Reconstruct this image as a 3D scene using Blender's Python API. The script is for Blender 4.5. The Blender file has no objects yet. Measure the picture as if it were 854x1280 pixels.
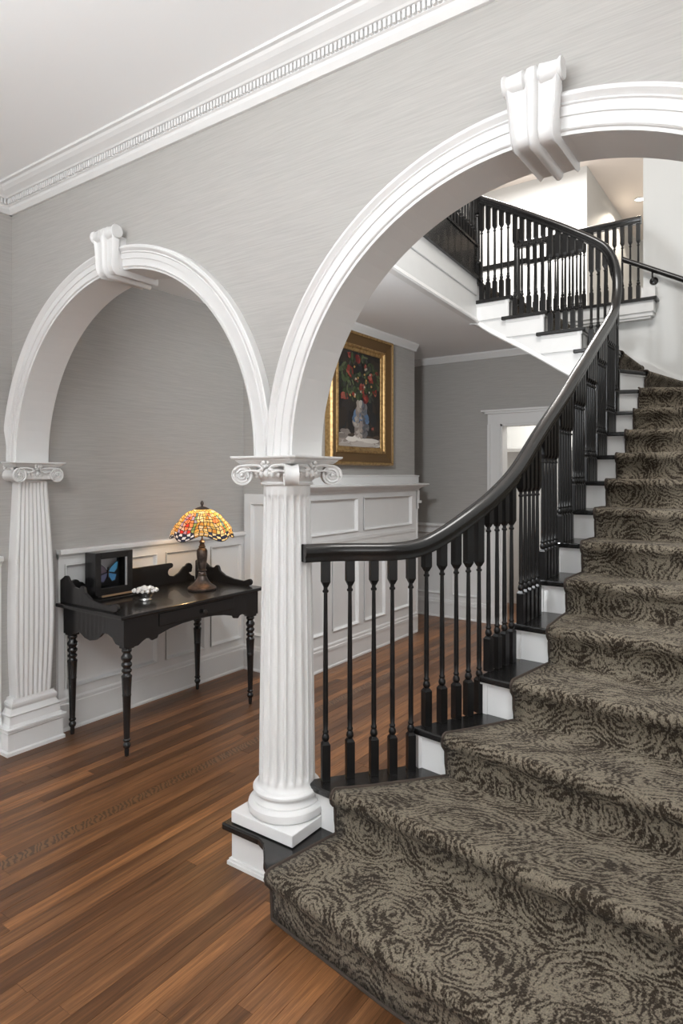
import bpy, math, random
from mathutils import Vector, Matrix
R = random.Random(7)
PI = math.pi
sc = bpy.context.scene
C = sc.collection

# ------------------------------------------------------------------ camera
cd = bpy.data.cameras.new('camera')
cam = bpy.data.objects.new('camera', cd); C.objects.link(cam)
cam.location = (0, 0, 1.55)
cam.rotation_euler = (PI/2, 0, math.radians(35.1425))
cd.sensor_fit = 'VERTICAL'; cd.sensor_height = 36.0
cd.lens = 801.4/1280*36.0
cd.shift_y = -(640-594.15)/1280
cd.clip_start = .02
sc.camera = cam

# ------------------------------------------------------------------ light
sc.view_settings.view_transform = 'Standard'
sc.view_settings.look = 'None'
sc.view_settings.gamma = 1
sc.view_settings.use_curve_mapping = False
sc.view_settings.exposure = 0.2
w = bpy.data.worlds.new('daylight'); sc.world = w; w.use_nodes = True
bg = w.node_tree.nodes['Background']
bg.inputs[0].default_value = (1.0, .985, .965, 1); bg.inputs[1].default_value = .46

def area(name, loc, target, size, energy, col=(1, 1, 1), size_y=None):
    l = bpy.data.lights.new(name, 'AREA'); l.energy = energy; l.color = col
    l.shape = 'RECTANGLE'; l.size = size; l.size_y = size_y or size
    o = bpy.data.objects.new(name, l); C.objects.link(o); o.location = loc
    o.rotation_euler = (Vector(target)-Vector(loc)).to_track_quat('-Z', 'Y').to_euler()
    return o
area('window_light_right', (2.9, -.8, 1.7), (-1.9, 2.3, 1.4), 2.0, 37, (1, .995, .985), 1.9)
area('window_light_side', (-3.3, -1.7, 1.8), (-.9, 2.0, 1.4), 1.8, 15, (.97, .985, 1), 1.9)
area('ceiling_bounce_fill', (-1.0, -1.2, 2.35), (-1.0, -1.1, 3.1), 1.8, 190, (.95, .98, 1), 1.8)  # added fill aimed upward to brighten the ceiling, no lamp stands there
area('stairwell_light', (-1.0, 3.2, 5.5), (-1.3, 4.6, 2.4), 1.4, 104, (1, .985, .96))
area('upper_hall_light', (-2.6, 7.4, 5.5), (-2.6, 7.5, 0), 1.2, 112, (1, .965, .93))
area('hall_overhead_fill', (-2.8, 3.1, 2.83), (-2.75, 3.3, 0), .5, 1.0, (1, .96, .9))  # weak overhead fill added to the hall, no fitting in that ceiling
area('hall_fill_light', (-1.66, 2.10, 2.42), (-1.0, 5.5, 2.42), .26, 46, (.94, .975, 1))  # added fill for the rear hall, hidden behind the arch spandrel; no fixture

# ------------------------------------------------------------------ materials
def mat(name, col=(.8, .8, .8), rough=.5, metal=0, coat=0, spec=.5):
    m = bpy.data.materials.new(name); m.use_nodes = True
    b = m.node_tree.nodes['Principled BSDF']
    b.inputs['Base Color'].default_value = (*col, 1)
    b.inputs['Roughness'].default_value = rough
    b.inputs['Metallic'].default_value = metal
    b.inputs['Coat Weight'].default_value = coat
    b.inputs['Specular IOR Level'].default_value = spec
    return m
class NT:
    def __init__(s, m):
        s.t = m.node_tree; s.n = s.t.nodes; s.b = s.n['Principled BSDF']
    def add(s, typ, **k):
        x = s.n.new(typ)
        for a, v in k.items():
            if a.startswith('i_'): x.inputs[a[2:].replace('_', ' ')].default_value = v
            else: setattr(x, a, v)
        return x
    def l(s, a, b): s.t.links.new(a, b)
    def ramp(s, fac, stops, interp='LINEAR'):
        r = s.n.new('ShaderNodeValToRGB'); e = r.color_ramp.elements
        r.color_ramp.interpolation = interp
        while len(e) < len(stops): e.new(.5)
        for i, (p, c) in enumerate(stops):
            e[i].position = p; e[i].color = (*c, 1) if len(c) == 3 else c
        s.l(fac, r.inputs[0]); return r.outputs[0]
    def coords(s, kind='Object', scale=(1, 1, 1), rot=(0, 0, 0)):
        t = s.n.new('ShaderNodeTexCoord'); mp = s.n.new('ShaderNodeMapping')
        mp.inputs['Scale'].default_value = scale; mp.inputs['Rotation'].default_value = rot
        s.l(t.outputs[kind], mp.inputs[0]); return mp.outputs[0]
    def noise(s, vec, scale=5, detail=3, rough=.5, dist=0):
        x = s.n.new('ShaderNodeTexNoise'); x.inputs['Scale'].default_value = scale
        x.inputs['Detail'].default_value = detail; x.inputs['Roughness'].default_value = rough
        x.inputs['Distortion'].default_value = dist
        if vec is not None: s.l(vec, x.inputs['Vector'])
        return x
    def bump(s, h, strength=.2, dist=.002):
        b = s.n.new('ShaderNodeBump'); b.inputs['Strength'].default_value = strength
        b.inputs['Distance'].default_value = dist
        s.l(h, b.inputs['Height']); s.l(b.outputs[0], s.b.inputs['Normal'])
    def mix(s, fac, a, b, typ='MIX'):
        x = s.n.new('ShaderNodeMix'); x.data_type = 'RGBA'; x.blend_type = typ
        for i, v in ((0, fac), (6, a), (7, b)):
            if hasattr(v, 'links') or hasattr(v, 'is_linked'): s.l(v, x.inputs[i])
            elif i == 0: x.inputs[0].default_value = v
            else: x.inputs[i].default_value = (*v, 1)
        return x.outputs[2]
    def math(s, op, a, b=0.0):
        x = s.n.new('ShaderNodeMath'); x.operation = op
        for i, v in ((0, a), (1, b)):
            if hasattr(v, 'is_linked'): s.l(v, x.inputs[i])
            else: x.inputs[i].default_value = v
        return x.outputs[0]

WHITE = mat('white_paint', (.765, .76, .75), .38)
n = NT(WHITE); nz = n.noise(n.coords(), 8, 3); n.l(n.ramp(nz.outputs[0], [(.3, (.705, .702, .695)), (.7, (.725, .722, .715))]), n.b.inputs['Base Color'])
CEIL = mat('ceiling_paint', (.93, .94, .945), .8)
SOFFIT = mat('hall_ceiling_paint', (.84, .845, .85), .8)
UPPER = mat('upper_wall_paint', (.68, .685, .675), .7)
def wallpaper(name, c1, c2):
    m = mat(name, c1, .75); n = NT(m)
    v = n.coords('Object', (3.2, 3.2, 120)); a = n.noise(v, 1.6, 4, .6)
    v2 = n.coords('Object', (9, 9, 260)); b = n.noise(v2, 1.0, 2, .6)
    f = n.math('ADD', n.math('MULTIPLY', a.outputs[0], .65), n.math('MULTIPLY', b.outputs[0], .35))
    col = n.ramp(f, [(.33, c2), (.62, c1)]); n.l(col, n.b.inputs['Base Color'])
    n.bump(f, .25, .0015); return m
PAPER = wallpaper('grasscloth_wallpaper', (.43, .416, .395), (.365, .352, .334))
BLACK = mat('black_gloss_paint', (.0085, .008, .008), .27, 0, .2, .5)
n = NT(BLACK); nz = n.noise(n.coords('Object', (1, 1, 1)), 60, 3); n.bump(nz.outputs[0], .012, .001)
BALBLACK = mat('black_satin_baluster', (.0075, .007, .007), .36, 0, 0, .3)
DESKBLACK = mat('black_satin_paint', (.011, .0105, .011), .27, 0, .2)
n = NT(DESKBLACK); nz = n.noise(n.coords('Object', (30, 3, 30)), 5, 3); n.bump(nz.outputs[0], .05, .001)
GOLD = mat('gilt_frame', (.50, .29, .09), .42, .7)
n = NT(GOLD); nz = n.noise(n.coords(), 40, 4); n.l(n.ramp(nz.outputs[0], [(.3, (.27, .155, .06)), (.6, (.50, .33, .14))]), n.b.inputs['Base Color'])
GOLDDARK = mat('antique_gilt', (.165, .095, .038), .5, .45)
BRONZE = mat('dark_bronze', (.075, .055, .045), .38, .7)
n = NT(BRONZE); nz = n.noise(n.coords(), 25, 4); n.l(n.ramp(nz.outputs[0], [(.35, (.04, .032, .028)), (.65, (.16, .12, .10))]), n.b.inputs['Base Color'])
SILVER = mat('silver', (.78, .77, .76), .22, 1)
SHELL = mat('white_beads', (.82, .79, .77), .3)
BRASS = mat('brass_edge', (.45, .30, .18), .4, .5)
BINDING = mat('brown_binding', (.045, .032, .024), .9)
DARKBRASS = mat('dark_knob', (.05, .045, .04), .3, .6)
LEAD = mat('lead_came', (.02, .017, .015), .45, .5)
SILLBOX = mat('silver_mat', (.45, .45, .47), .4, .4)

def attr_mat(name, rough=.5, emis=0, transl=False, metal=0):
    m = mat(name, (1, 1, 1), rough, metal); n = NT(m)
    a = n.add('ShaderNodeVertexColor', layer_name='Col')
    n.l(a.outputs[0], n.b.inputs['Base Color'])
    if transl:
        n.l(a.outputs[0], n.b.inputs['Emission Color']); n.b.inputs['Emission Strength'].default_value = emis
        tr = n.add('ShaderNodeBsdfTranslucent'); n.l(a.outputs[0], tr.inputs[0])
        mx = n.add('ShaderNodeMixShader'); mx.inputs[0].default_value = .5
        n.l(n.b.outputs[0], mx.inputs[1]); n.l(tr.outputs[0], mx.inputs[2])
        n.l(mx.outputs[0], n.n['Material Output'].inputs[0])
    return m
PAINTED = attr_mat('oil_paint', .55)
n = NT(PAINTED); nz = n.noise(n.coords(), 90, 4); n.bump(nz.outputs[0], .5, .003)
STAINED = attr_mat('stained_glass', .25, .16, True)
GLOW = attr_mat('wing_colours', .35, 0)

def wood(name, procedural_planks=False):
    m = mat(name, (.15, .06, .025), .3, 0, 0, .4); n = NT(m)
    oi = n.add('ShaderNodeObjectInfo')
    t = n.add('ShaderNodeTexCoord')
    geo = n.add('ShaderNodeNewGeometry')
    add = n.add('ShaderNodeVectorMath', operation='ADD')
    n.l(geo.outputs['Position'], add.inputs[0])
    sc1 = n.add('ShaderNodeVectorMath', operation='SCALE'); sc1.inputs[3].default_value = 37.0
    cmb = n.add('ShaderNodeCombineXYZ')
    n.l(oi.outputs['Random'], cmb.inputs[0]); n.l(oi.outputs['Random'], cmb.inputs[1]); n.l(oi.outputs['Random'], cmb.inputs[2])
    n.l(cmb.outputs[0], sc1.inputs[0]); n.l(sc1.outputs[0], add.inputs[1])
    mp = n.add('ShaderNodeMapping'); mp.inputs['Scale'].default_value = (55, 2.2, 1)
    n.l(add.outputs[0], mp.inputs[0])
    g1 = n.noise(mp.outputs[0], 1.0, 6, .62, .6)
    mp2 = n.add('ShaderNodeMapping'); mp2.inputs['Scale'].default_value = (260, 7, 1)
    n.l(add.outputs[0], mp2.inputs[0])
    g2 = n.noise(mp2.outputs[0], 1.0, 3, .6)
    big = n.noise(geo.outputs['Position'], 1.3, 3)
    f = n.math('ADD', n.math('MULTIPLY', g1.outputs[0], .62), n.math('MULTIPLY', g2.outputs[0], .38))
    base = n.ramp(f, [(.30, (.062, .027, .012)), (.5, (.172, .080, .035)), (.70, (.335, .163, .070))])
    if procedural_planks: rnd = big.outputs[0]
    else: rnd = oi.outputs['Random']
    tone = n.ramp(rnd, [(0, (.46, .42, .40)), (.4, (.78, .74, .71)), (.75, (1.05, 1.0, .95)), (1, (1.5, 1.38, 1.2))])
    col = n.mix(1.0, base, tone, 'MULTIPLY')
    n.l(col, n.b.inputs['Base Color'])
    rr = n.ramp(g1.outputs[0], [(.3, (.30,)*3), (.7, (.40,)*3)]); n.l(rr, n.b.inputs['Roughness'])
    n.bump(f, .12, .001)
    return m
WOOD = wood('stained_oak_plank')
SUBFLOOR = wood('stained_oak_floor', True)
def tiger():
    m = mat('tiger_grain_oak', (.15, .06, .025), .33, 0, .1); n = NT(m)
    geo = n.add('ShaderNodeNewGeometry')
    mp = n.add('ShaderNodeMapping'); mp.inputs['Scale'].default_value = (12, 12, 1); mp.inputs['Rotation'].default_value = (0, 0, .5)
    n.l(geo.outputs['Position'], mp.inputs[0])
    wv = n.add('ShaderNodeTexWave'); wv.inputs['Scale'].default_value = 1.3; wv.inputs['Distortion'].default_value = 9
    wv.inputs['Detail'].default_value = 3; wv.inputs['Detail Scale'].default_value = 1.5; wv.bands_direction = 'Y'
    n.l(mp.outputs[0], wv.inputs[0])
    n.l(n.ramp(wv.outputs[1], [(.2, (.060, .028, .012)), (.7, (.165, .080, .035))]), n.b.inputs['Base Color'])
    return m
TIGER = tiger()

def carpet_mat():
    m = mat('swirl_carpet', (.2, .17, .14), .95, 0, 0, .1); n = NT(m)
    tc = n.add('ShaderNodeTexCoord')
    wn = n.noise(tc.outputs['UV'], 7.0, 2, .5)
    off = n.add('ShaderNodeVectorMath', operation='SUBTRACT'); n.l(wn.outputs['Color'], off.inputs[0]); off.inputs[1].default_value = (.5, .5, .5)
    scl = n.add('ShaderNodeVectorMath', operation='SCALE'); scl.inputs[3].default_value = .12; n.l(off.outputs[0], scl.inputs[0])
    ad = n.add('ShaderNodeVectorMath', operation='ADD'); n.l(tc.outputs['UV'], ad.inputs[0]); n.l(scl.outputs[0], ad.inputs[1])
    vo = n.add('ShaderNodeTexVoronoi', voronoi_dimensions='2D', feature='F1'); vo.inputs['Scale'].default_value = 3.5
    vo.inputs['Randomness'].default_value = .95
    n.l(ad.outputs[0], vo.inputs['Vector'])
    st_ = n.add('ShaderNodeMapping'); st_.inputs['Scale'].default_value = (1.0, .6, 1); n.l(tc.outputs['UV'], st_.inputs[0])
    fine = n.noise(st_.outputs[0], 165, 3, .7)
    fine2 = n.noise(tc.outputs['UV'], 22, 4, .65)
    ph = n.math('ADD', n.math('MULTIPLY', vo.outputs['Distance'], 70.0), n.math('MULTIPLY', fine2.outputs[0], 17.0))
    sn = n.math('SINE', ph)
    brk = n.math('ADD', n.math('MULTIPLY', sn, .85), n.math('MULTIPLY', n.math('SUBTRACT', fine.outputs[0], .5), 8.0))
    mid = n.noise(tc.outputs['UV'], 9, 3, .6)
    brk = n.math('ADD', brk, n.math('MULTIPLY', n.math('SUBTRACT', mid.outputs[0], .5), 5.5))
    mask = n.ramp(n.math('ADD', n.math('MULTIPLY', brk, .5), .5), [(.14, (0, 0, 0)), (.78, (1, 1, 1))])
    # woven loops
    lp = n.add('ShaderNodeTexVoronoi', voronoi_dimensions='2D'); lp.inputs['Scale'].default_value = 300
    n.l(tc.outputs['UV'], lp.inputs['Vector'])
    pile = n.noise(tc.outputs['UV'], 170, 2, .6)
    col = n.mix(mask, (.031, .023, .016), (.188, .160, .121))
    col2 = n.mix(1.0, col, n.ramp(pile.outputs[0], [(.3, (.62, .62, .62)), (.7, (1.25, 1.25, 1.25))]), 'MULTIPLY')
    n.l(col2, n.b.inputs['Base Color'])
    h = n.math('ADD', lp.outputs['Distance'], n.math('MULTIPLY', mask, .5))
    n.bump(h, .5, .003)
    n.b.inputs['Sheen Weight'].default_value = .04
    return m
CARPET = carpet_mat()

# ------------------------------------------------------------------ mesh helpers
class MB:
    def __init__(s): s.v = []; s.f = []; s.c = []; s.sm = []
    def quad(s, *ids): s.f.append(ids)
    def box(s, x0, x1, y0, y1, z0, z1):
        b = len(s.v)
        s.v += [(x0, y0, z0), (x1, y0, z0), (x1, y1, z0), (x0, y1, z0), (x0, y0, z1), (x1, y0, z1), (x1, y1, z1), (x0, y1, z1)]
        for f in ((0, 3, 2, 1), (4, 5, 6, 7), (0, 1, 5, 4), (1, 2, 6, 5), (2, 3, 7, 6), (3, 0, 4, 7)): s.f.append(tuple(b+i for i in f))
        return s
    def hexa(s, p):
        b = len(s.v); s.v += [tuple(q) for q in p]
        for f in ((0, 3, 2, 1), (4, 5, 6, 7), (0, 1, 5, 4), (1, 2, 6, 5), (2, 3, 7, 6), (3, 0, 4, 7)): s.f.append(tuple(b+i for i in f))
        return s
    def frustum(s, cx, cy, z0, z1, a0, a1, b0=None, b1=None):
        b0 = a0 if b0 is None else b0; b1 = a1 if b1 is None else b1
        return s.hexa([(cx-a0, cy-b0, z0), (cx+a0, cy-b0, z0), (cx+a0, cy+b0, z0), (cx-a0, cy+b0, z0), (cx-a1, cy-b1, z1), (cx+a1, cy-b1, z1), (cx+a1, cy+b1, z1), (cx-a1, cy+b1, z1)])
    def grid(s, rows, close_u=False, close_v=False, cap=False):
        b = len(s.v); nr = len(rows); nc = len(rows[0])
        for r in rows: s.v += [tuple(p) for p in r]
        for i in range(nr if close_v else nr-1):
            for j in range(nc if close_u else nc-1):
                i2 = (i+1) % nr; j2 = (j+1) % nc
                s.f.append((b+i*nc+j, b+i*nc+j2, b+i2*nc+j2, b+i2*nc+j))
        if cap:
            s.f.append(tuple(b+j for j in reversed(range(nc)))); s.f.append(tuple(b+(nr-1)*nc+j for j in range(nc)))
        return s
    def lathe(s, cx, cy, prof, seg=20, cap=True):
        return s.grid([[(cx+r*math.cos(2*PI*j/seg), cy+r*math.sin(2*PI*j/seg), z) for j in range(seg)] for r, z in prof], close_u=True, cap=cap)
    def prism(s, poly, z0, z1):
        b = len(s.v); m = len(poly)
        a = sum(poly[i][0]*poly[(i+1) % m][1]-poly[(i+1) % m][0]*poly[i][1] for i in range(m))
        if a < 0: poly = poly[::-1]
        s.v += [(x, y, z0) for x, y in poly]+[(x, y, z1) for x, y in poly]
        s.f.append(tuple(b+i for i in reversed(range(m)))); s.f.append(tuple(b+m+i for i in range(m)))
        for i in range(m):
            j = (i+1) % m; s.f.append((b+i, b+j, b+m+j, b+m+i))
        return s
    def extr(s, poly, fn, d0, d1):
        # poly in (a,b); fn(a,b,d) -> xyz
        b = len(s.v); m = len(poly)
        s.v += [fn(p, q, d0) for p, q in poly]+[fn(p, q, d1) for p, q in poly]
        s.f.append(tuple(b+i for i in reversed(range(m)))); s.f.append(tuple(b+m+i for i in range(m)))
        for i in range(m):
            j = (i+1) % m; s.f.append((b+i, b+j, b+m+j, b+m+i))
        return s
    def tube(s, pts, r, seg=8, cap=True):
        pts = [Vector(p) for p in pts]; rows = []
        for i, p in enumerate(pts):
            t = (pts[min(i+1, len(pts)-1)]-pts[max(i-1, 0)]).normalized()
            up = Vector((0, 0, 1)) if abs(t.z) < .95 else Vector((1, 0, 0))
            a = t.cross(up).normalized(); b = a.cross(t)
            rr = r[i] if isinstance(r, (list, tuple)) else r
            rows.append([p+a*rr*math.cos(2*PI*j/seg)+b*rr*math.sin(2*PI*j/seg) for j in range(seg)])
        return s.grid(rows, close_u=True, cap=cap)
    def sweep(s, pts, prof, cap=True):
        # prof: list of (side, up); keeps side level
        pts = [Vector(p) for p in pts]; rows = []
        for i, p in enumerate(pts):
            t = (pts[min(i+1, len(pts)-1)]-pts[max(i-1, 0)]).normalized()
            side = t.cross(Vector((0, 0, 1))).normalized(); up = side.cross(t)
            rows.append([p+side*a+up*b for a, b in prof])
        return s.grid(rows, close_u=True, cap=cap)
    def ball(s, cx, cy, cz, r, seg=10, rings=6, sz=1):
        prof = [(max(r*math.sin(PI*i/rings), 1e-4), cz-r*sz*math.cos(PI*i/rings)) for i in range(rings+1)]
        return s.lathe(cx, cy, prof, seg)
    def build(s, name, m, parent=None, smooth=False, bevel=0, loc=None, angle=40, uv=None):
        me = bpy.data.meshes.new(name)
        me.from_pydata(s.v, [], s.f); me.update()
        if m: me.materials.append(m)
        if s.c:
            ca = me.color_attributes.new('Col', 'FLOAT_COLOR', 'CORNER')
            for p in me.polygons:
                for li in p.loop_indices: ca.data[li].color = (*s.c[p.index], 1)
        if uv:
            ul = me.uv_layers.new(name='UVMap')
            for p in me.polygons:
                for li in p.loop_indices: ul.data[li].uv = uv[me.loops[li].vertex_index]
        if smooth:
            me.polygons.foreach_set('use_smooth', [True]*len(me.polygons))
            if angle: me.set_sharp_from_angle(angle=math.radians(angle))
        o = bpy.data.objects.new(name, me); C.objects.link(o)
        if parent is not None: attach(o, parent)
        if bevel:
            bv = o.modifiers.new('bevel', 'BEVEL'); bv.width = bevel; bv.segments = 2; bv.limit_method = 'ANGLE'
        return o
WL = {}   # world location of parents
def attach(o, parent):
    o.parent = parent; L = WL.get(parent.name, Vector((0, 0, 0)))
    o.location = -L
    WL[o.name] = Vector((0, 0, 0))
def tag(o, label, cat=None, group=None, kind=None):
    o['label'] = label
    if cat: o['category'] = cat
    if group: o['group'] = group
    if kind: o['kind'] = kind
    return o
def thing(name, label, cat, loc, group=None, kind=None):
    o = bpy.data.objects.new(name, None); C.objects.link(o); o.location = loc; o.empty_display_size = .1
    WL[o.name] = Vector(loc)
    return tag(o, label, cat, group, kind)
def lerp(a, b, t): return a+(b-a)*t
def poly_at(pl, t):
    L = [0]
    for a, b in zip(pl, pl[1:]): L.append(L[-1]+math.dist(a, b))
    d = t*L[-1]
    for i in range(len(pl)-1):
        if d <= L[i+1] or i == len(pl)-2:
            k = (d-L[i])/(L[i+1]-L[i]); return tuple(lerp(p, q, k) for p, q in zip(pl[i], pl[i+1]))
def smooth_path(pts, n=6):
    out = []
    for i in range(len(pts)-1):
        p0 = Vector(pts[max(i-1, 0)]); p1 = Vector(pts[i]); p2 = Vector(pts[i+1]); p3 = Vector(pts[min(i+2, len(pts)-1)])
        for k in range(n):
            t = k/n
            out.append(.5*((2*p1)+(p2-p0)*t+(2*p0-5*p1+4*p2-p3)*t*t+(3*p1-p0-3*p2+p3)*t**3))
    out.append(Vector(pts[-1])); return out

# ------------------------------------------------------------------ key dimensions (metres)
XL = -3.63          # left wall
YA0, YA1 = 1.90, 2.06   # arched wall, front and back
HCEIL = 3.14
YF = 6.40           # far wall of the stair hall
XR = .27            # right wall of the stair
HH = 2.845          # rear hall ceiling
HL = 3.196          # upper landing
HU = 5.6            # upper ceiling
RS = .1682          # riser
SPR = 1.625         # springing of the arches
CLX, RLX = -2.655, .900
CRX, RRX = -.645, .913
COLX, COLY = -1.668, 1.988

# ------------------------------------------------------------------ floor
fl = thing('floor', 'dark stained oak strip floor', 'floor', (-1.5, 2, 0), kind='structure')
MB().box(-6, 5, -4, YF+.1, -.12, -.008).build('subfloor', SUBFLOOR, fl)
PW = .0605
unit = MB().box(-.5, .5, -.5, .5, -1, 0)
pm = bpy.data.meshes.new('plank'); pm.from_pydata(unit.v, [], unit.f); pm.materials.append(WOOD)
tm = bpy.data.meshes.new('plank'); tm.from_pydata(unit.v, [], unit.f); tm.materials.append(TIGER)
def plank(x, y0, y1, me=pm):
    o = bpy.data.objects.new('plank', me); C.objects.link(o); o.parent = fl
    o.scale = (PW-.0012, y1-y0-.0012, .012)
    o.location = (x+1.5, (y0+y1)/2-2, R.uniform(-.0004, .0002))
x = XL+PW/2; i = 0
while x < .75:
    y = -.35 if x > -2.3 else .35
    yend = YF-.005 if x < -1.15 else 1.75
    first = True
    while y < yend-.01:
        L = R.uniform(1.3, 2.5)
        if first: L *= R.uniform(.4, 1); first = False
        e = min(y+L, yend)
        if yend-e < .5: e = yend
        plank(x, y, e, tm if abs(x-(-2.575)) < PW/2 else pm); y = e
    x += PW
# ------------------------------------------------------------------ ceiling + crown
tag(MB().box(XL-.1, 5, -4, YA0, HCEIL, HCEIL+.1).build('ceiling', CEIL), 'smooth white ceiling of the front room', 'ceiling', kind='structure')
crown_prof = [(0, 3.02), (.014, 3.02), (.030, 3.040), (.034, 3.052), (.042, 3.056), (.042, 3.086), (.060, 3.088), (.066, 3.094), (.078, 3.100), (.096, 3.108), (.112, 3.119), (.120, 3.128), (.134, 3.130), (.136, 3.142), (0, 3.142)]
t = thing('trim_1', 'white crown moulding with dentil course above the arched wall', 'crown moulding', (-1.5, YA0, 3.02), kind='structure')
MB().grid([[(x, YA0-p, z) for p, z in crown_prof] for x in (XL, 5)], close_u=True, cap=True).build('moulding', WHITE, t)
d = MB()
x = XL+.06
while x < 3.0:
    d.box(x, x+.0105, YA0-.055, YA0-.040, 3.058, 3.086); x += .0185
o = d.build('dentil_course', WHITE, t); o['kind'] = 'stuff'
t = thing('trim_2', 'white crown moulding along the left wall top', 'crown moulding', (XL, .5, 3.02), kind='structure')
MB().grid([[(XL+p, y, z) for p, z in crown_prof] for y in (-4, YA0-.001)], close_u=True, cap=True).build('moulding', WHITE, t)
d = MB(); y = YA0-.06
while y > -.6:
    d.box(XL+.040, XL+.055, y-.0105, y, 3.058, 3.086); y -= .0185
o = d.build('dentil_course', WHITE, t); o['kind'] = 'stuff'

# ------------------------------------------------------------------ arched wall
def arch_wall():
    m = MB(); N = 48
    xs = []
    def zb(x):
        for c, r in ((CLX, RLX), (CRX, RRX)):
            if c-r <= x <= c+r: return SPR+math.sqrt(max(r*r-(x-c)**2, 0))
        return SPR if x < XR+.3 else 0
    cols = [(XL, SPR)]
    for c, r in ((CLX, RLX), (CRX, RRX)):
        for k in range(N+1):
            a = PI-PI*k/N; cols.append((c+r*math.cos(a), SPR+r*math.sin(a)))
    cols += [(XR+.18, SPR), (XR+.1801, 0), (5, 0)]
    rows_f = [[(x, YA0, z) for x, z in cols], [(x, YA0, HCEIL+.05) for x, z in cols]]
    rows_b = [[(x, YA1, HCEIL+.05) for x, z in cols], [(x, YA1, z) for x, z in cols]]
    m.grid(rows_f+rows_b, close_v=True)
    return m
ow = arch_wall()
wm = ow.build('wall_arched', PAPER)
wm.data.materials.append(WHITE)
nc = 2*49+4
for p in wm.data.polygons:
    if abs(p.normal.y) < .5: p.material_index = 1
tag(wm, 'light grey grasscloth wall pierced by two round arches', 'wall', kind='structure')

def casing(name, label, c, r, ro, front, hood, a0=0.0, a1=PI):
    t = thing(name, label, 'arch moulding', (c, front, SPR), kind='structure')
    wd = ro-r; s = -1 if hood > 0 else 1
    pf = [(0, 0), (0, .014), (.010, .016), (.012, .021), (.016, .024), (.020, .018), (.024, .018), (.052, .021), (.053, .026), (.080, .029), (.084, .034), (.090, .031), (.096, .037), (.104, .044), (.110, .044), (.116, .036), (.122, .034), (.124, .0)]
    k = wd/.124
    rows = []
    for i in range(73):
        a = a0+(a1-a0)*i/72
        rows.append([(c+(r+u*k)*math.cos(a), front+s*q, SPR+(r+u*k)*math.sin(a)) for u, q in pf])
    MB().grid(rows, close_u=True, cap=True).build('casing', WHITE, t, smooth=True, angle=25)
    return t
def keystone(t, c, r, w=.073):
    # fluted front face folding under the soffit
    x_rel = [(-1, -.02), (-1, .004), (-.9, .012), (-.8, .004), (-.72, 0), (-.22, .002), (-.2, .012), (-.1, .02), (0, .022), (.1, .02), (.2, .012), (.22, .002), (.72, 0), (.8, .004), (.9, .012), (1, .004), (1, -.02)]
    zt = SPR+r+.150; zs = SPR+r-.022
    path = [((YA0-.070, zt), (-1, 0), 1.10), ((YA0-.066, zt-.05), (-1, 0), 1.04), ((YA0-.064, zs+.03), (-1, 0), .92), ((YA0-.058, zs+.012), (-.85, -.5), .90), ((YA0-.045, zs), (-.4, -.9), .90), ((YA0, zs+.004), (0, -1), .90), ((YA1+.03, zs+.004), (0, -1), .90)]
    rows = [[(c+w*f*xr, p[0]+n[0]*h, p[1]+n[1]*h) for xr, h in x_rel] for p, n, f in path]
    m = MB().grid(rows)
    k = m.build('keystone', WHITE, t, smooth=True, angle=50)
    b = MB().box(c-w*.9, c+w*.9, YA0-.05, YA0+.001, zs+.02, zt); b.box(c-w*.88, c+w*.88, YA0-.02, YA1+.03, zs+.008, zs+.04)
    b.build('keystone_block', WHITE, k)
    # scrolled cap: beads turned along x
    prof = [(.002, -1.18), (.030, -1.18), (.032, -1.12), (.026, -1.0), (.029, -.5), (.031, -.34), (.020, -.27), (.020, -.24), (.030, -.16), (.032, 0), (.030, .16), (.020, .24), (.020, .27), (.031, .34), (.029, .5), (.026, 1.0), (.032, 1.12), (.030, 1.18), (.002, 1.18)]
    m = MB().grid([[(c+w*u, YA0-.062+rr*math.cos(2*PI*j/16), zt+.012+rr*math.sin(2*PI*j/16)) for j in range(16)] for rr, u in prof], close_u=True, cap=True)
    m.build('keystone_cap', WHITE, k, smooth=True, angle=35)
t = casing('trim_3', 'white moulded arch with keystone between pilaster and fluted column', CLX, RLX, RLX+.108, YA0, 1)
keystone(t, CLX, RLX)
t = casing('trim_4', 'white moulded arch with keystone over the carpeted stairs', CRX, RRX, RRX+.118, YA0, 1)
keystone(t, CRX+.03, RRX)
casing('trim_5', 'rear moulding of the arch facing the desk', CLX, RLX, RLX+.104, YA1, -1)
casing('trim_6', 'rear moulding of the arch facing the stair rail', CRX, RRX, RRX+.104, YA1, -1)
# pier blocks above the capitals
t = thing('trim_7', 'square white pier block between the two arches above the capital', 'pier', (COLX, COLY, SPR), kind='structure')
MB().box(CLX+RLX, CRX-RRX, YA0-.004, YA1+.004, SPR-.002, SPR+.20).build('pier', WHITE, t)

# ------------------------------------------------------------------ rear walls
tag(MB().box(XL-.3, XL, -4, YF, 0, HCEIL).build('wall_left', PAPER), 'grey grasscloth left wall behind the black desk', 'wall', kind='structure')
BX, BY0, BY1 = -3.07, 3.78, 5.62
tag(MB().box(XL, BX, BY0, BY1, 0, HH).build('wall_chimney', PAPER), 'projecting grey wall that carries the flower painting', 'wall', kind='structure')
m = MB()   # far wall with a door opening
DX0, DX1, DZ = -2.48, -1.72, 2.08
for a, b, z0, z1 in ((XL, DX0, 0, HL), (DX1, -1.12, 0, 3.0), (DX0, DX1, DZ, 3.0), (DX0-.001, DX0, 0, 0), (-1.12, XR+.4, 0, HU), (-2.55, -1.12, 2.99, 3.0)):
    if b-a > .01: m.box(a, b, YF, YF+.12, z0, z1)
tag(m.build('wall_back', PAPER), 'grey grasscloth far wall beneath the upper flight', 'wall', kind='structure')
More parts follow.
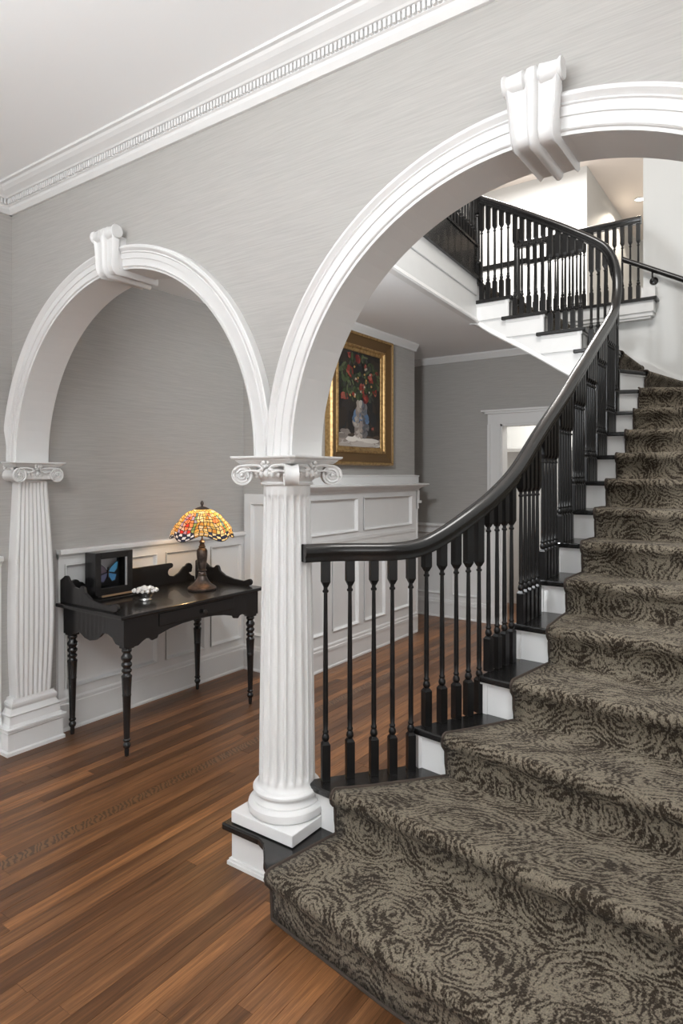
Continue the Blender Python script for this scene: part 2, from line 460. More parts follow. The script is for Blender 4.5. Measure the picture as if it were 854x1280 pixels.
# upper part of the far wall beside the stair is painted pale
m = MB().box(-1.12, XR, YF-.006, YF, 1.6, HU)
m.box(-2.2, -1.6, YF-.006, YF, 2.88, 3.0); m.box(-1.6, -1.12, YF-.006, YF, 2.6, 3.0)
tag(m.build('wall_stairwell', UPPER), 'pale blue-grey stairwell wall carrying the black wall rail', 'wall', kind='structure')
tag(MB().box(XR, XR+.1, YA1, YF, 0, HU).build('wall_right', UPPER), 'pale wall closing the right side of the stair', 'wall', kind='structure')
tag(MB().box(XL, XR, YA1, YA1+.05, HCEIL+.06, HU).box(XL-.1, 1, YA0-.05, YA1, HCEIL+.1, HU).build('wall_front', UPPER), 'pale upper wall above the arches inside the stairwell', 'wall', kind='structure')

# hall ceiling / gallery floor slab : edge runs slightly askew
GX = lambda y: -2.2+(5.13-y)*.08
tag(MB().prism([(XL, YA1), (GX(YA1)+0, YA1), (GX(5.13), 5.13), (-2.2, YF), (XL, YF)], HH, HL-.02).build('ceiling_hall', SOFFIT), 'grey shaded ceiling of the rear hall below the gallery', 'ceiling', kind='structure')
tag(MB().prism([(XL, YA1+.05), (GX(YA1)-.02, YA1+.05), (-2.22, 5.13), (-2.22, YF), (XL, YF)], HL-.02, HL).build('floor_landing', WHITE), 'upper landing floor at the head of the stairs', 'floor', kind='structure')
# gallery fascia with mouldings
t = thing('trim_8', 'white moulded fascia along the gallery edge', 'fascia', (-2.2, 4, HH), kind='structure')
def gal(prof):
    rows = []
    for y in (YA1+.02, 5.11): rows.append([(GX(y)+p, y, z) for p, z in prof])
    return MB().grid(rows, close_u=True, cap=True)
gal([(-.03, HH-.004), (.02, HH-.004), (.026, HH+.008), (.016, HH+.02), (.012, HH+.03), (.004, HH+.045), (.004, 3.066), (.0, 3.066), (.0, 3.075), (.010, 3.078), (.010, 3.205), (-.03, 3.205)]).build('fascia_board', WHITE, t)
gal([(-.06, 3.205), (.034, 3.205), (.034, 3.228), (-.06, 3.228)]).build('nosing', BLACK, t)
gal([(-.03, 3.228), (.012, 3.228), (.012, 3.485), (-.03, 3.485)]).build('kick_panel', BLACK, t)
gal([(-.04, 3.485), (.022, 3.485), (.022, 3.505), (-.04, 3.505)]).build('shoe_rail', BLACK, t)

# upper rooms
m = MB().box(-6, -2.3, 8.7, 8.8, HL-.2, HU); m.box(-2.3, -2.2, 8.7, 12, HL-.2, HU); m.box(-2.2, 1, 12, 12.1, HL-.2, HU)
m.box(-6, -5.9, YA1, 8.7, HL, HU); m.box(.9, 1, YF+.1, 12, HL-.2, HU)
tag(m.build('wall_upper', UPPER), 'white upper hall walls behind the gallery', 'wall', kind='structure')
tag(MB().box(-6, 1, YF+.12, 12, HL-.26, HL-.06).build('floor_upper', WHITE), 'upper hall floor beyond the stairwell', 'floor', kind='structure')
tag(MB().box(-6, 1.2, YA0-.1, 12.1, HU, HU+.1).build('ceiling_upper', mat('warm_ceiling', (.78, .70, .64), .8)), 'warm white ceiling of the upper floor', 'ceiling', kind='structure')
m = MB(); m.box(-6, XL-.1, YA1, YF, HL-.1, HL); m.box(-6, XL-.1, YF, YF+.13, HL-.1, HL)
tag(m.build('floor_gallery', WHITE), 'gallery floor behind the landing', 'floor', kind='structure')

# recessed downlight in the upper ceiling
dl = thing('recessed_downlight', 'small round recessed downlight in the upper hall ceiling', 'light', (-1.83, 10.2, HU))
MB().lathe(-1.83, 10.2, [(.06, HU-.001), (.085, HU-.001), (.085, HU-.008), (.06, HU-.012)], 24, cap=False).build('ring', WHITE, dl)
em = mat('lamp_glow', (1, 1, 1)); em.node_tree.nodes['Principled BSDF'].inputs['Emission Color'].default_value = (1, .93, .82, 1)
em.node_tree.nodes['Principled BSDF'].inputs['Emission Strength'].default_value = 18
MB().lathe(-1.83, 10.2, [(.06, HU-.003), (.001, HU-.003)], 24, cap=False).build('lens', em, dl)
pl = bpy.data.lights.new('downlight_glow', 'SPOT'); pl.energy = 60; pl.color = (1, .88, .72); pl.spot_size = 2.4; pl.shadow_soft_size = .06
po = bpy.data.objects.new('downlight_glow', pl); C.objects.link(po); po.location = (-1.83, 10.2, HU-.05)

# room seen through the far door
m = MB().box(-4.2, .2, 9.2, 9.3, 0, 2.9); m.box(-4.2, -4.1, YF+.12, 9.2, 0, 2.9); m.box(.1, .2, YF+.12, 9.2, 0, 2.9); m.box(-4.2, .2, YF+.12, 9.3, 2.84, 2.92)
tag(m.build('wall_far_room', UPPER), 'bright white walls of the room beyond the far doorway', 'wall', kind='structure')
tag(MB().box(-4.2, .2, YF+.12, 9.3, -.05, -.001).build('floor_far_room', SUBFLOOR), 'wooden floor of the room beyond the far doorway', 'floor', kind='structure')
area('far_room_light', (-2.2, 7.9, 2.75), (-2.2, 8.2, 0), 1.6, 75, (1, .97, .92))
t = thing('cabinet', 'white cabinet with cornice seen through the far doorway', 'cabinet', (-2.2, 7.75, 0))
MB().box(-3.0, -1.4, 7.55, 7.95, 0, 1.78).build('body', WHITE, t)
MB().box(-3.04, -1.36, 7.51, 7.95, 1.78, 1.83).box(-3.08, -1.32, 7.47, 7.95, 1.83, 1.87).build('cornice', WHITE, t)
for k in range(4): MB().box(-2.96+k*.39, -2.61+k*.39, 7.535, 7.55, .12, 1.70).build('door', WHITE, t, bevel=.004)

# door frame
t = thing('door_1', 'white cased doorway in the far wall below the stairs', 'doorway', (-2.1, YF, 0), kind='structure')
for s, xx in ((-1, DX0), (1, DX1)):
    a, b = (xx-.135, xx) if s < 0 else (xx, xx+.135)
    m = MB().box(a, b, YF-.022, YF, 0, DZ)
    e = a if s < 0 else b
    m.box(min(e, e-s*.03), max(e, e-s*.03), YF-.035, YF, 0, DZ)
    m.build('jamb_casing', WHITE, t)
    MB().box(min(xx, xx-s*.02), max(xx, xx-s*.02), YF-.01, YF+.13, 0, DZ).build('jamb', WHITE, t)
MB().box(DX0, DX1, YF-.01, YF+.13, DZ-.02, DZ).build('head_jamb', WHITE, t)
m = MB().box(DX0-.135, DX1+.135, YF-.022, YF, DZ, DZ+.11); m.box(DX0-.16, DX1+.16, YF-.05, YF, DZ+.11, DZ+.13); m.box(DX0-.19, DX1+.19, YF-.075, YF, DZ+.13, DZ+.15)
m.build('head_casing', WHITE, t)

# ------------------------------------------------------------------ wainscot
def wainscot(name, label, fn, a0, a1, ztop, panels, base=.2, depth=.022, ncap=.05, cap=True, ends=False):
    # fn(a, d, z): a along the wall, d out from it
    t = thing(name, label, 'wainscoting', fn((a0+a1)/2, 0, 0), kind='structure')
    def bx(m, p, q, d0, d1, z0, z1):
        m.hexa([fn(p, d0, z0), fn(q, d0, z0), fn(q, d1, z0), fn(p, d1, z0), fn(p, d0, z1), fn(q, d0, z1), fn(q, d1, z1), fn(p, d1, z1)])
    A = sorted({a0, a1} | {v for p in panels for v in p[:2]}); Z = sorted({base-.01, ztop} | {v for p in panels for v in p[2:]})
    m = MB()
    for i in range(len(A)-1):
        for j in range(len(Z)-1):
            ca, cz = (A[i]+A[i+1])/2, (Z[j]+Z[j+1])/2
            if not any(p[0] < ca < p[1] and p[2] < cz < p[3] for p in panels): bx(m, A[i], A[i+1], 0, depth, Z[j], Z[j+1])
    m.build('stile_and_rail', WHITE, t)
    for p in panels:
        m = MB(); b = .022
        r = [[(p[0], p[2]), (p[1], p[2]), (p[1], p[3]), (p[0], p[3])]]
        def ring(o, d): return [fn(*((p[0]+o, d, p[2]+o))), fn(p[1]-o, d, p[2]+o), fn(p[1]-o, d, p[3]-o), fn(p[0]+o, d, p[3]-o)]
        m.grid([ring(0, depth+.008), ring(.006, depth+.011), ring(.012, depth+.004), ring(.02, .006), ring(.028, .004)], close_u=True)
        k = len(m.v); m.v += ring(.028, .004); m.f.append((k, k+1, k+2, k+3))
        m.build('panel', WHITE, t)
    m = MB(); e = .0
    prof = [(0, 0), (.034, 0), (.034, .012), (.028, .022), (.028, .14), (.034, .142), (.034, .165), (.030, .170), (.030, base-.012), (.024, base), (0, base)]
    m.grid([[fn(a, d, z) for d, z in prof] for a in (a0-e, a1+e)], close_u=True, cap=True); m.build('baseboard', WHITE, t)
    if cap:
        prof = [(0, ztop-.035), (.026, ztop-.035), (.03, ztop-.02), (.04, ztop-.012), (ncap, ztop-.004), (ncap, ztop+.016), (ncap-.006, ztop+.022), (0, ztop+.022)]
        m = MB().grid([[fn(a, d, z) for d, z in prof] for a in (a0-e, a1+e)], close_u=True, cap=True); m.build('chair_rail', WHITE, t)
    return t
fl_ = lambda a, d, z: (XL+d, a, z)
wainscot('trim_9', 'white panelled wainscot with chair rail behind the black desk', fl_, 2.17, BY0, 1.078, [(2.21, 2.90, .25, 1.01), (2.975, 3.335, .25, 1.01), (3.40, 3.73, .25, 1.01)])
wainscot('trim_10', 'white panelled wainscot on the left wall before the pilaster', fl_, -1.0, 1.83, 1.078, [(-.9, 0.1, .25, 1.01), (.2, .95, .25, 1.01), (1.05, 1.75, .25, 1.01)])
fb = lambda a, d, z: (BX+d, a, z)
t = wainscot('trim_11', 'tall white wainscot with moulded ledge below the flower painting', fb, BY0, BY1, 1.40,
         [(3.86, 4.57, 1.07, 1.36), (4.66, 5.52, 1.07, 1.36), (3.85, 4.12, .28, .93), (4.20, 4.58, .28, .93), (4.67, 5.02, .28, .93), (5.12, 5.50, .28, .93)], cap=False)
led = [(0, 1.40), (.030, 1.40), (.036, 1.415), (.05, 1.43), (.085, 1.442), (.11, 1.458), (.11, 1.468), (.03, 1.476), (.03, 1.535), (.036, 1.54), (.036, 1.55), (0, 1.555)]
MB().grid([[(BX+d, a + (d if a > 5 else 0), z) for d, z in led] for a in (BY0-.03, BY1)], close_u=True, cap=True).build('ledge', WHITE, t)
MB().grid([[(x, BY1+d, z) for d, z in led] for x in (XL, BX)], close_u=True, cap=True).build('ledge_return', WHITE, t)
m = MB().box(BX-.02, BX+.03, BY1, BY1+.05, 1.30, 1.40); m.box(BX-.02, BX+.04, BY1, BY1+.075, 1.275, 1.30); m.box(BX-.02, BX+.03, BY1, BY1+.035, 1.22, 1.275)
m.build('bracket', WHITE, t)
MB().box(BX, BX+.028, 3.80, BY1-.02, 1.0, 1.03).build('mid_rail', WHITE, t)
m = MB().box(XL, BX+.028, BY1, BY1+.02, 0, 1.40); m.build('end_panel', WHITE, t)
fr = lambda a, d, z: (a, BY0-d, z)
wainscot('trim_12', 'narrow white wainscot return beside the desk wall', fr, XL+.03, BX+.022, 1.40, [(XL+.1, BX-.06, .28, 1.33)], cap=False)
ff = lambda a, d, z: (a, YF-d, z)
wainscot('trim_13', 'white wainscot on the far wall beside the doorway', ff, XL, DX0-.14, 1.0, [(-3.55, -3.12, .25, .93), (-3.02, -2.70, .25, .93)])
# hall crown mouldings
cp = [(0, HH-.07), (.02, HH-.07), (.024, HH-.055), (.05, HH-.015), (.052, HH), (0, HH)]
t = thing('trim_14', 'narrow white crown moulding above the flower painting', 'crown moulding', (BX, 4.7, HH), kind='structure')
MB().grid([[(BX+d, a, z) for d, z in cp] for a in (BY0, BY1)], close_u=True, cap=True).build('moulding', WHITE, t)
t = thing('trim_15', 'narrow white crown moulding along the far wall of the hall', 'crown moulding', (-3, YF, HH), kind='structure')
MB().grid([[(a, YF-d, z) for d, z in cp] for a in (XL, -2.15)], close_u=True, cap=True).build('moulding', WHITE, t)

# ------------------------------------------------------------------ capitals, column, pilaster
def capital(parent, cx, cy, z0, z1, half=.170, neck=.094, flat=False):
    H = z1-z0
    cap = MB()
    # bell / echinus
    cap.lathe(cx, cy, [(neck, z0-.004), (neck+.010, z0), (neck+.012, z0+.006), (neck+.006, z0+.012), (neck+.008, z0+.016), (neck+.026, z0+.03), (neck+.032, z0+.045), (neck+.030, z0+.06), (neck+.026, z0+.066), (neck+.036, z1-.03)], 48)
    o = cap.build('capital', WHITE, parent, smooth=True, angle=35)
    # abacus with concave sides
    def star(h, conc, n=8):
        pts = []
        cor = [(-1, -1), (1, -1), (1, 1), (-1, 1)]
        for i in range(4):
            a = Vector(cor[i]); b = Vector(cor[(i+1) % 4]); nrm = Vector((-(a+b).x/2, -(a+b).y/2))
            ch = .10
            for k in range(n+1):
                t = ch/2+(1-ch)*k/n; p = a.lerp(b, t)+nrm*conc*math.sin(PI*t)
                pts.append((cx+p.x*h, cy+p.y*h))
        return pts
    m = MB()
    rows = []
    for h, c_, z in ((half-.030, .10, z1-.030), (half-.022, .10, z1-.024), (half-.016, .09, z1-.018), (half-.014, .09, z1-.014), (half-.004, .09, z1-.010), (half, .09, z1-.006), (half, .09, z1)):
        rows.append([(x, y, z) for x, y in star(h, c_)])
    m.grid(rows, close_u=True, cap=True); m.build('abacus', WHITE, o)
    vr = .041; zc = z1-.074
    if flat:
        for sg in (-1, 1):
            c0 = Vector((cx+half-.042, cy+sg*.110, zc)); A = Vector((1, 0, 0)); U = Vector((0, sg, 0)); m = MB()
            m.grid([[c0+A*q+U*rr*math.cos(2*PI*j/28)+Vector((0, 0, rr*math.sin(2*PI*j/28))) for j in range(28)] for q, rr in ((-.11, vr-.006), (-.06, vr-.010), (.0, vr-.004), (.012, vr), (.018, vr), (.020, vr-.004), (.012, vr-.009), (.010, .004))], close_u=True, cap=True)
            sp = []; rad = []
            for k in range(46):
                th = PI/2+k/45*2.4*2*PI; rr = lerp(vr-.004, .007, (k/45)**.8)
                sp.append(c0+A*.014+U*(-rr*math.cos(th))+Vector((0, 0, rr*math.sin(th)))); rad.append(lerp(.0050, .003, k/45))
            m.tube(sp, rad, 6); e = c0+A*.014; m.ball(e.x, e.y, e.z, .008, 8, 6)
            m.build('volute', WHITE, o, smooth=True, angle=50)
        MB().box(cx, cx+half-.048, cy-.105, cy+.105, z0+.012, z1-.028).build('cushion', WHITE, o, bevel=.008)
    for ci in range(0 if flat else 4):
        # one thick scroll on each diagonal, spiralled on both cheeks
        a = PI/4+ci*PI/2; dv = Vector((math.cos(a), math.sin(a), 0)); A = Vector((-dv.y, dv.x, 0))
        c0 = Vector((cx, cy, zc))+dv*(half*1.06)
        m = MB()
        rows = [[c0+A*q+dv*rr*math.cos(2*PI*j/28)+Vector((0, 0, rr*math.sin(2*PI*j/28))) for j in range(28)] for q, rr in ((-.018, .004), (-.020, vr-.008), (-.027, vr-.003), (-.026, vr), (-.016, vr-.002), (0, vr-.006), (.016, vr-.002), (.026, vr), (.027, vr-.003), (.020, vr-.008), (.018, .004))]
        m.grid(rows, close_u=True, cap=True)
        for sg in (-1, 1):
            sp = []; rad = []
            for k in range(46):
                th = PI/2+k/45*2.4*2*PI; rr = lerp(vr-.004, .007, (k/45)**.8)
                sp.append(c0+A*sg*.022+dv*(-rr*math.cos(th))+Vector((0, 0, rr*math.sin(th)))); rad.append(lerp(.0050, .003, k/45))
            m.tube(sp, rad, 6); e = c0+A*sg*.022; m.ball(e.x, e.y, e.z, .008, 8, 6)
        m.build('volute', WHITE, o, smooth=True, angle=50)
    for fi in range(4):
        a = fi*PI/2; nx, ny = math.cos(a), math.sin(a); tx, ty = -ny, nx
        for sg in (-1, 1):
            # channel sweeping from the abacus centre to the scroll
            for dz, rr in ((0, .007), (-.022, .005)):
                ch = [Vector((cx+nx*d_+tx*sg*q, cy+ny*d_+ty*sg*q, z1-.038+zz+dz)) for q, d_, zz in ((.012, .122, -.010), (.04, .122, .0), (.07, .125, .003), (.10, .132, .001), (.118, .142, -.002))]
                MB().tube(ch, rr, 6).build('scroll_band', WHITE, o, smooth=True)
        # flower on the abacus face and husks
        m = MB(); f = Vector((cx+nx*.132, cy+ny*.132, z1-.026))
        for k in range(7):
            th = 2*PI*k/7; p = f+Vector((tx, ty, 0))*.016*math.cos(th)+Vector((0, 0, .015*math.sin(th))); m.ball(p.x, p.y, p.z, .0085, 8, 5)
        m.ball(f.x+nx*.008, f.y+ny*.008, f.z, .008, 8, 5)
        for sg in (-1, 1):
            for k in range(5):
                q = .02+.010*k; p = Vector((cx+nx*(.126-.002*k)+tx*sg*q, cy+ny*(.126-.002*k)+ty*sg*q, z1-.052-.004*k)); m.ball(p.x, p.y, p.z, .009-.0008*k, 8, 5)
        m.build('rosette', WHITE, o, smooth=True)
    m = MB()
    for k in range(28):
        th = 2*PI*k/28; m.ball(cx+math.cos(th)*(neck+.030), cy+math.sin(th)*(neck+.030), z0+.044, .0115, 8, 6, 1.5)
    m.build('egg_band', WHITE, o, smooth=True)
    return o

col = thing('fluted_column', 'white fluted round column with scrolled capital at the foot of the stairs', 'column', (COLX, COLY, RS))
ZP = RS+.004
MB().box(COLX-.157, COLX+.157, COLY-.157, COLY+.157, ZP, ZP+.045).build('plinth', WHITE, col, bevel=.003)
MB().lathe(COLX, COLY, [(.146, ZP+.045), (.154, ZP+.052), (.157, ZP+.065), (.154, ZP+.080), (.144, ZP+.088), (.134, ZP+.090), (.134, ZP+.096), (.126, ZP+.102), (.121, ZP+.112), (.122, ZP+.120), (.130, ZP+.123), (.136, ZP+.130), (.136, ZP+.138), (.130, ZP+.146), (.122, ZP+.148), (.116, ZP+.152)], 64).build('base', WHITE, col, smooth=True, angle=30)
def shaft():
    m = MB(); rows = []; z0, z1 = ZP+.150, SPR-.112; NF = 20; SP = 10
    zs = [(0, 0), (.006, 0), (.018, 0), (.026, .3), (.034, .75), (.045, 1), (.12, 1), (.25, 1), (.4, 1), (.55, 1), (.7, 1), (.85, 1), (.94, 1), (.955, .75), (.963, .3), (.97, 0), (1, 0)]
    for f, fd in zs:
        r = .1125-.0185*f**1.5+(.008 if f < .006 else 0)
        z = lerp(z0, z1, f); row = []
        for j in range(NF*SP):
            ph = (j % SP)/SP; d = math.sqrt(max(0, 1-((ph-.5)/.39)**2))
            rr = r-.016*fd*d; a = 2*PI*j/(NF*SP)
            row.append((COLX+rr*math.cos(a), COLY+rr*math.sin(a), z))
        rows.append(row)
    m.grid(rows, close_u=True, cap=True); return m
shaft().build('shaft', WHITE, col, smooth=True, angle=50)
capital(col, COLX, COLY, SPR-.112, SPR)

pil = thing('fluted_pilaster', 'white fluted flat pilaster with scrolled capital against the left wall', 'pilaster', (-3.56, 1.99, 0))
PY = 1.99
def ring_box(m, lev):
    # lev: list of (z, x front, half depth along y)
    rows = [[(XL, PY-h, z), (xf, PY-h, z), (xf, PY+h, z), (XL, PY+h, z)] for z, xf, h in lev]
    m.grid(rows, close_u=True, cap=True)
m = MB(); ring_box(m, [(0, -3.520, .172), (.018, -3.520, .172), (.026, -3.528, .163), (.118, -3.528, .163), (.126, -3.520, .170), (.134, -3.522, .166), (.140, -3.512, .176), (.150, -3.512, .176)]); m.build('plinth', WHITE, pil)
m = MB(); ring_box(m, [(.150, -3.525, .160), (.165, -3.535, .150), (.205, -3.540, .146), (.215, -3.533, .150), (.222, -3.540, .142), (.245, -3.552, .130), (.262, -3.545, .134), (.275, -3.545, .134), (.285, -3.552, .124), (.30, -3.556, .120)]); m.build('base', WHITE, pil)
m = MB(); rows = []
NFL = 7
for i in range(25):
    f = i/24; z = lerp(.298, SPR-.108, f)
    ent = math.sin(PI*min(1, max(0, (.82-f)/.82+.12)*.9))*.022 if f < .82 else .004
    ent = .026*math.sin(PI*(1-f)**1.15)
    h = lerp(.104, .086, f)+ent*.75; xf = -3.560+ent*.7+lerp(.006, 0, f)
    fd = 1 if .02 < f < .98 else 0
    row = [(XL, PY-h, z), (xf-.012, PY-h, z), (xf-.004, PY-h+.002, z)]
    M_ = 6
    for k in range(NFL):
        for q in range(M_):
            ph = q/M_; d = math.sin(PI*(ph-.12)/.76) if .12 < ph < .88 else 0
            row.append((xf-.010*fd*d, PY-h+.012+(2*h-.024)*(k+ph)/NFL, z))
    row += [(xf, PY+h-.012, z), (xf-.004, PY+h-.002, z), (xf-.012, PY+h, z), (XL, PY+h, z)]
    rows.append(row)
m.grid(rows, close_u=True, cap=True); m.build('shaft', WHITE, pil, smooth=True, angle=45)
capital(pil, -3.645, PY, SPR-.112, SPR, half=.165, neck=.088, flat=True)
MB().box(XL, CLX-RLX, YA0-.012, YA1+.012, SPR-.001, SPR+.12).build('impost', WHITE, pil)
def clip_tree(o_):
    if o_.type == 'MESH':
        for v_ in o_.data.vertices: v_.co.x = max(v_.co.x, XL-.002)
    for c_ in o_.children: clip_tree(c_)
clip_tree(pil)
# column at the other side of the stair arch
c2 = thing('stair_arch_column', 'white fluted column carrying the far springing of the stair arch', 'column', (XR+.118, COLY, 0))
for ch in list(col.children):
    q = ch.copy(); C.objects.link(q); q.parent = c2; q.location = (-COLX, -COLY, 0)
    for g in ch.children:
        gg = g.copy(); C.objects.link(gg); gg.parent = q
cb = MB().box(XR-.05, XR+.29, COLY-.17, COLY+.14, 0, RS+.004).build('pedestal', WHITE, c2)

# ------------------------------------------------------------------ staircase
st = thing('staircase', 'curved staircase with black treads and white risers', 'staircase', (-.6, 3.5, 0))
XS = -1.095
NOS = {
 1: [(-1.86, 1.812), (-1.665, 1.812), (-1.625, 1.795), (-1.585, 1.755), (-1.545, 1.71), (-1.487, 1.672), (-1.36, 1.648), (-1.231, 1.627), (-.988, 1.585), (-.802, 1.562), (-.6, 1.548), (-.4, 1.552), (-.2, 1.572), (0, 1.605), (.2, 1.65), (.30, 1.70), (.36, 1.80)],
 2: [(-1.593, 2.003), (-1.52, 1.985), (-1.432, 1.978), (-1.25, 1.970), (-1.06, 1.952), (-.825, 1.930), (-.56, 1.912), (-.236, 1.908), (0, 1.92), (.20, 1.95)],
 3: [(-1.297, 2.347), (-1.137, 2.325), (-.98, 2.310), (-.67, 2.275), (-.275, 2.235), (XR, 2.235)],
 4: [(-1.125, 2.640), (-.966, 2.622), (-.69, 2.592), (-.3, 2.56), (XR, 2.56)],
 5: [(XS, 2.975), (-.917, 2.962), (-.667, 2.95), (-.3, 2.935), (XR, 2.93)],
}
for k, y in {6: 3.305, 7: 3.605, 8: 3.885, 9: 4.162, 10: 4.44}.items(): NOS[k] = [(XS, y), (-.94, y), (XR, y)]
NOS[11] = [(XS, 4.715), (-.94, 4.722), (XR, 4.80)]
NOS[12] = [(XS, 4.985), (-.94, 5.000), (XR, 5.24)]
NOS[13] = [(XS, 5.075), (-.93, 5.15), (XR, 5.85)]
NOS[14] = [(XS-.005, 5.115), (-.925, 5.45), (-.80, 6.15), (-.77, YF-.01)]
NOS[15] = [(-1.125, 5.115), (-1.105, 5.35), (-1.11, 6.1), (-1.11, YF-.01)]
for k, x_ in {16: -1.31, 17: -1.60, 18: -1.89, 19: -2.18}.items(): NOS[k] = [(x_, 5.10), (x_, 5.3), (x_, YF-.01)]
def resample(pl, n): return [poly_at(pl, i/(n-1)) for i in range(n)]
def offset(pl, d):
    out = []
    for i, p in enumerate(pl):
        a = Vector(pl[max(i-1, 0)]); b = Vector(pl[min(i+1, len(pl)-1)]); t = (b-a).normalized()
        out.append((p[0]-t.y*d, p[1]+t.x*d))
    return out
back1 = [(.36, 2.05), (.2, 2.03), (-1.40, 2.05), (-1.55, 2.06), (-1.62, 2.22), (-1.86, 2.22)]
MB().prism(NOS[1]+back1, RS-.028, RS).build('tread', BLACK, st, bevel=.006)
MB().prism(offset(NOS[1], .03)[1:-1]+[(.33, 2.0), (-1.60, 2.0), (-1.62, 2.1)], 0, RS-.028).build('riser', WHITE, st)
m = MB().box(-1.832, -1.60, 1.842, 2.19, 0, RS-.028); m.build('column_box', WHITE, st)
m = MB()
for (z0, z1, e) in ((0, .014, .014), (.014, .024, .008)): m.box(-1.832-e, -1.60, 1.842-e, 2.19, z0, z1)
m.box(-1.840, -1.60, 1.834, 2.19, RS-.042, RS-.028); m.build('box_moulding', WHITE, st)
for k in range(2, 19):
    z = k*RS; fr_ = NOS[k]; bk = offset(NOS[k+1], .045)
    poly = list(fr_)
    if k == 13: poly.append((XR, YF-.01))
    if k == 2: poly.append((XR, 1.99)); 
    poly += bk[::-1]
    if k == 2: poly.append((-1.34, 2.33))
    if k == 2: poly = poly[:-1]
    MB().prism(poly, z-.028, z).build('tread', BLACK, st, bevel=.006)
    rp = offset(fr_, .027)
    if k == 2: rp[0] = (-1.572, 2.03)
    MB().prism(rp+offset(fr_, .050)[::-1], z-RS-.001, z-.028).build('riser', WHITE, st)
    # scotia under the nosing
    MB().prism(offset(fr_, .014)+offset(fr_, .030)[::-1], z-.038, z-.028).build('scotia', WHITE, st)
rp = offset(NOS[19], .027)
MB().prism(rp+offset(NOS[19], .05)[::-1], 18*RS, HL-.02).build('riser', WHITE, st)
MB().prism(NOS[19]+offset(NOS[19], .06)[::-1], HL-.026, HL+.004).build('tread', BLACK, st)
# outer string of the lower flight (stepped, closed to the floor)
edge = [(-1.575, 2.02)]+[NOS[k][0] for k in range(3, 13)]
edge = [(-1.575, 2.03), (-1.285, 2.365), (-1.113, 2.66), (-1.082, 2.99)]+[(-1.082, NOS[k][0][1]+.02) for k in range(6, 13)]+[(-1.082, 5.10)]
for i in range(len(edge)-1):
    (xa, ya), (xb, yb) = edge[i], edge[i+1]; z = (i+2)*RS-.028
    tx, ty = Vector((xb-xa, yb-ya)).normalized(); nx_, ny_ = -ty*-1, tx*-1
    MB().hexa([(xa, ya, 0), (xa+.02*ty, ya-.02*tx, 0), (xb+.02*ty, yb-.02*tx, 0), (xb, yb, 0), (xa, ya, z), (xa+.02*ty, ya-.02*tx, z), (xb+.02*ty, yb-.02*tx, z), (xb, yb, z)]).build('stringer', WHITE, st)
MB().box(-1.10, -1.06, 5.10, YF-.01, 0, 13*RS).build('stringer', WHITE, st)
# upper flight: stringer, brackets, moulding, soffit
low = [(-2.26, HH), (-2.20, 2.835), (-2.14, 2.79), (-2.05, 2.728), (-1.893, 2.632), (-1.681, 2.498), (-1.503, 2.378), (-1.3, 2.245), (-1.09, 2.11)]
for k in (15, 16, 17, 18):
    x1 = NOS[k][0][0]-.027; x0 = NOS[k+1][0][0]-.027
    if k == 15: x1 = -1.10
    zt = k*RS-.028
    m = MB()
    def lowz(x):
        for (a, za), (b, zb) in zip(low, low[1:]):
            if a <= x <= b: return lerp(za, zb, (x-a)/(b-a))
        return low[0][1] if x < low[0][0] else low[-1][1]
    xs_ = [lerp(x0, x1, i/5) for i in range(6)]
    poly = [(x, lowz(x)) for x in xs_]+[(x1, zt), (x0, zt)]
    m.extr(poly, lambda a, b, d: (a, d, b), 5.125, 5.16); m.build('stringer', WHITE, st)
    x0e = x0+.0
    m = MB().box(x0e-.02, x1+.004, 5.112, 5.126, zt-RS+.028, zt-.0); m.box(x0e-.02, x1+.01, 5.106, 5.126, zt-.02, zt); m.build('bracket_panel', WHITE, st)
    m = MB().box(x0e-.055, x1+.036, 5.090, 5.135, zt, zt+.030); m.build('tread_return', BLACK, st, bevel=.006)
MB().extr([(-2.26, HH), (-2.207, lowz(-2.207)), (-2.207, HL-.03), (-2.26, HL-.03)], lambda a, b, d: (a, d, b), 5.125, 5.16).build('stringer', WHITE, st)
tr = []
for yy, dz in ((5.125, .0), (5.112, -.002), (5.106, .008), (5.112, .018), (5.117, .028), (5.120, .042), (5.125, .046)):
    tr.append([(p.x, yy, p.y+dz-.004) for p in smooth_path([(a, b, 0) for a, b in low], 4)])
MB().grid(tr).build('string_moulding', WHITE, st, smooth=True)
sp_ = [(a, b) for a, b in low]
MB().extr(sp_+[(a, b+.05) for a, b in sp_[::-1]], lambda a, b, d: (a, d, b), 5.126, YF-.012).build('soffit', WHITE, st)
# skirting on the far wall above the winders
pts = [(XR-.02, 2.16), (-.45, 2.20), (-.72, 2.27), (-.80, 2.33), (-1.18, 2.58), (-1.31, 2.66), (-1.6, 2.86), (-1.9, 3.03), (-2.18, 3.19)]
MB().extr([(a, b+.06) for a, b in pts]+[(a, b-.3) for a, b in pts[::-1]], lambda a, b, d: (a, d, b), YF-.03, YF-.007).build('skirting', WHITE, st)

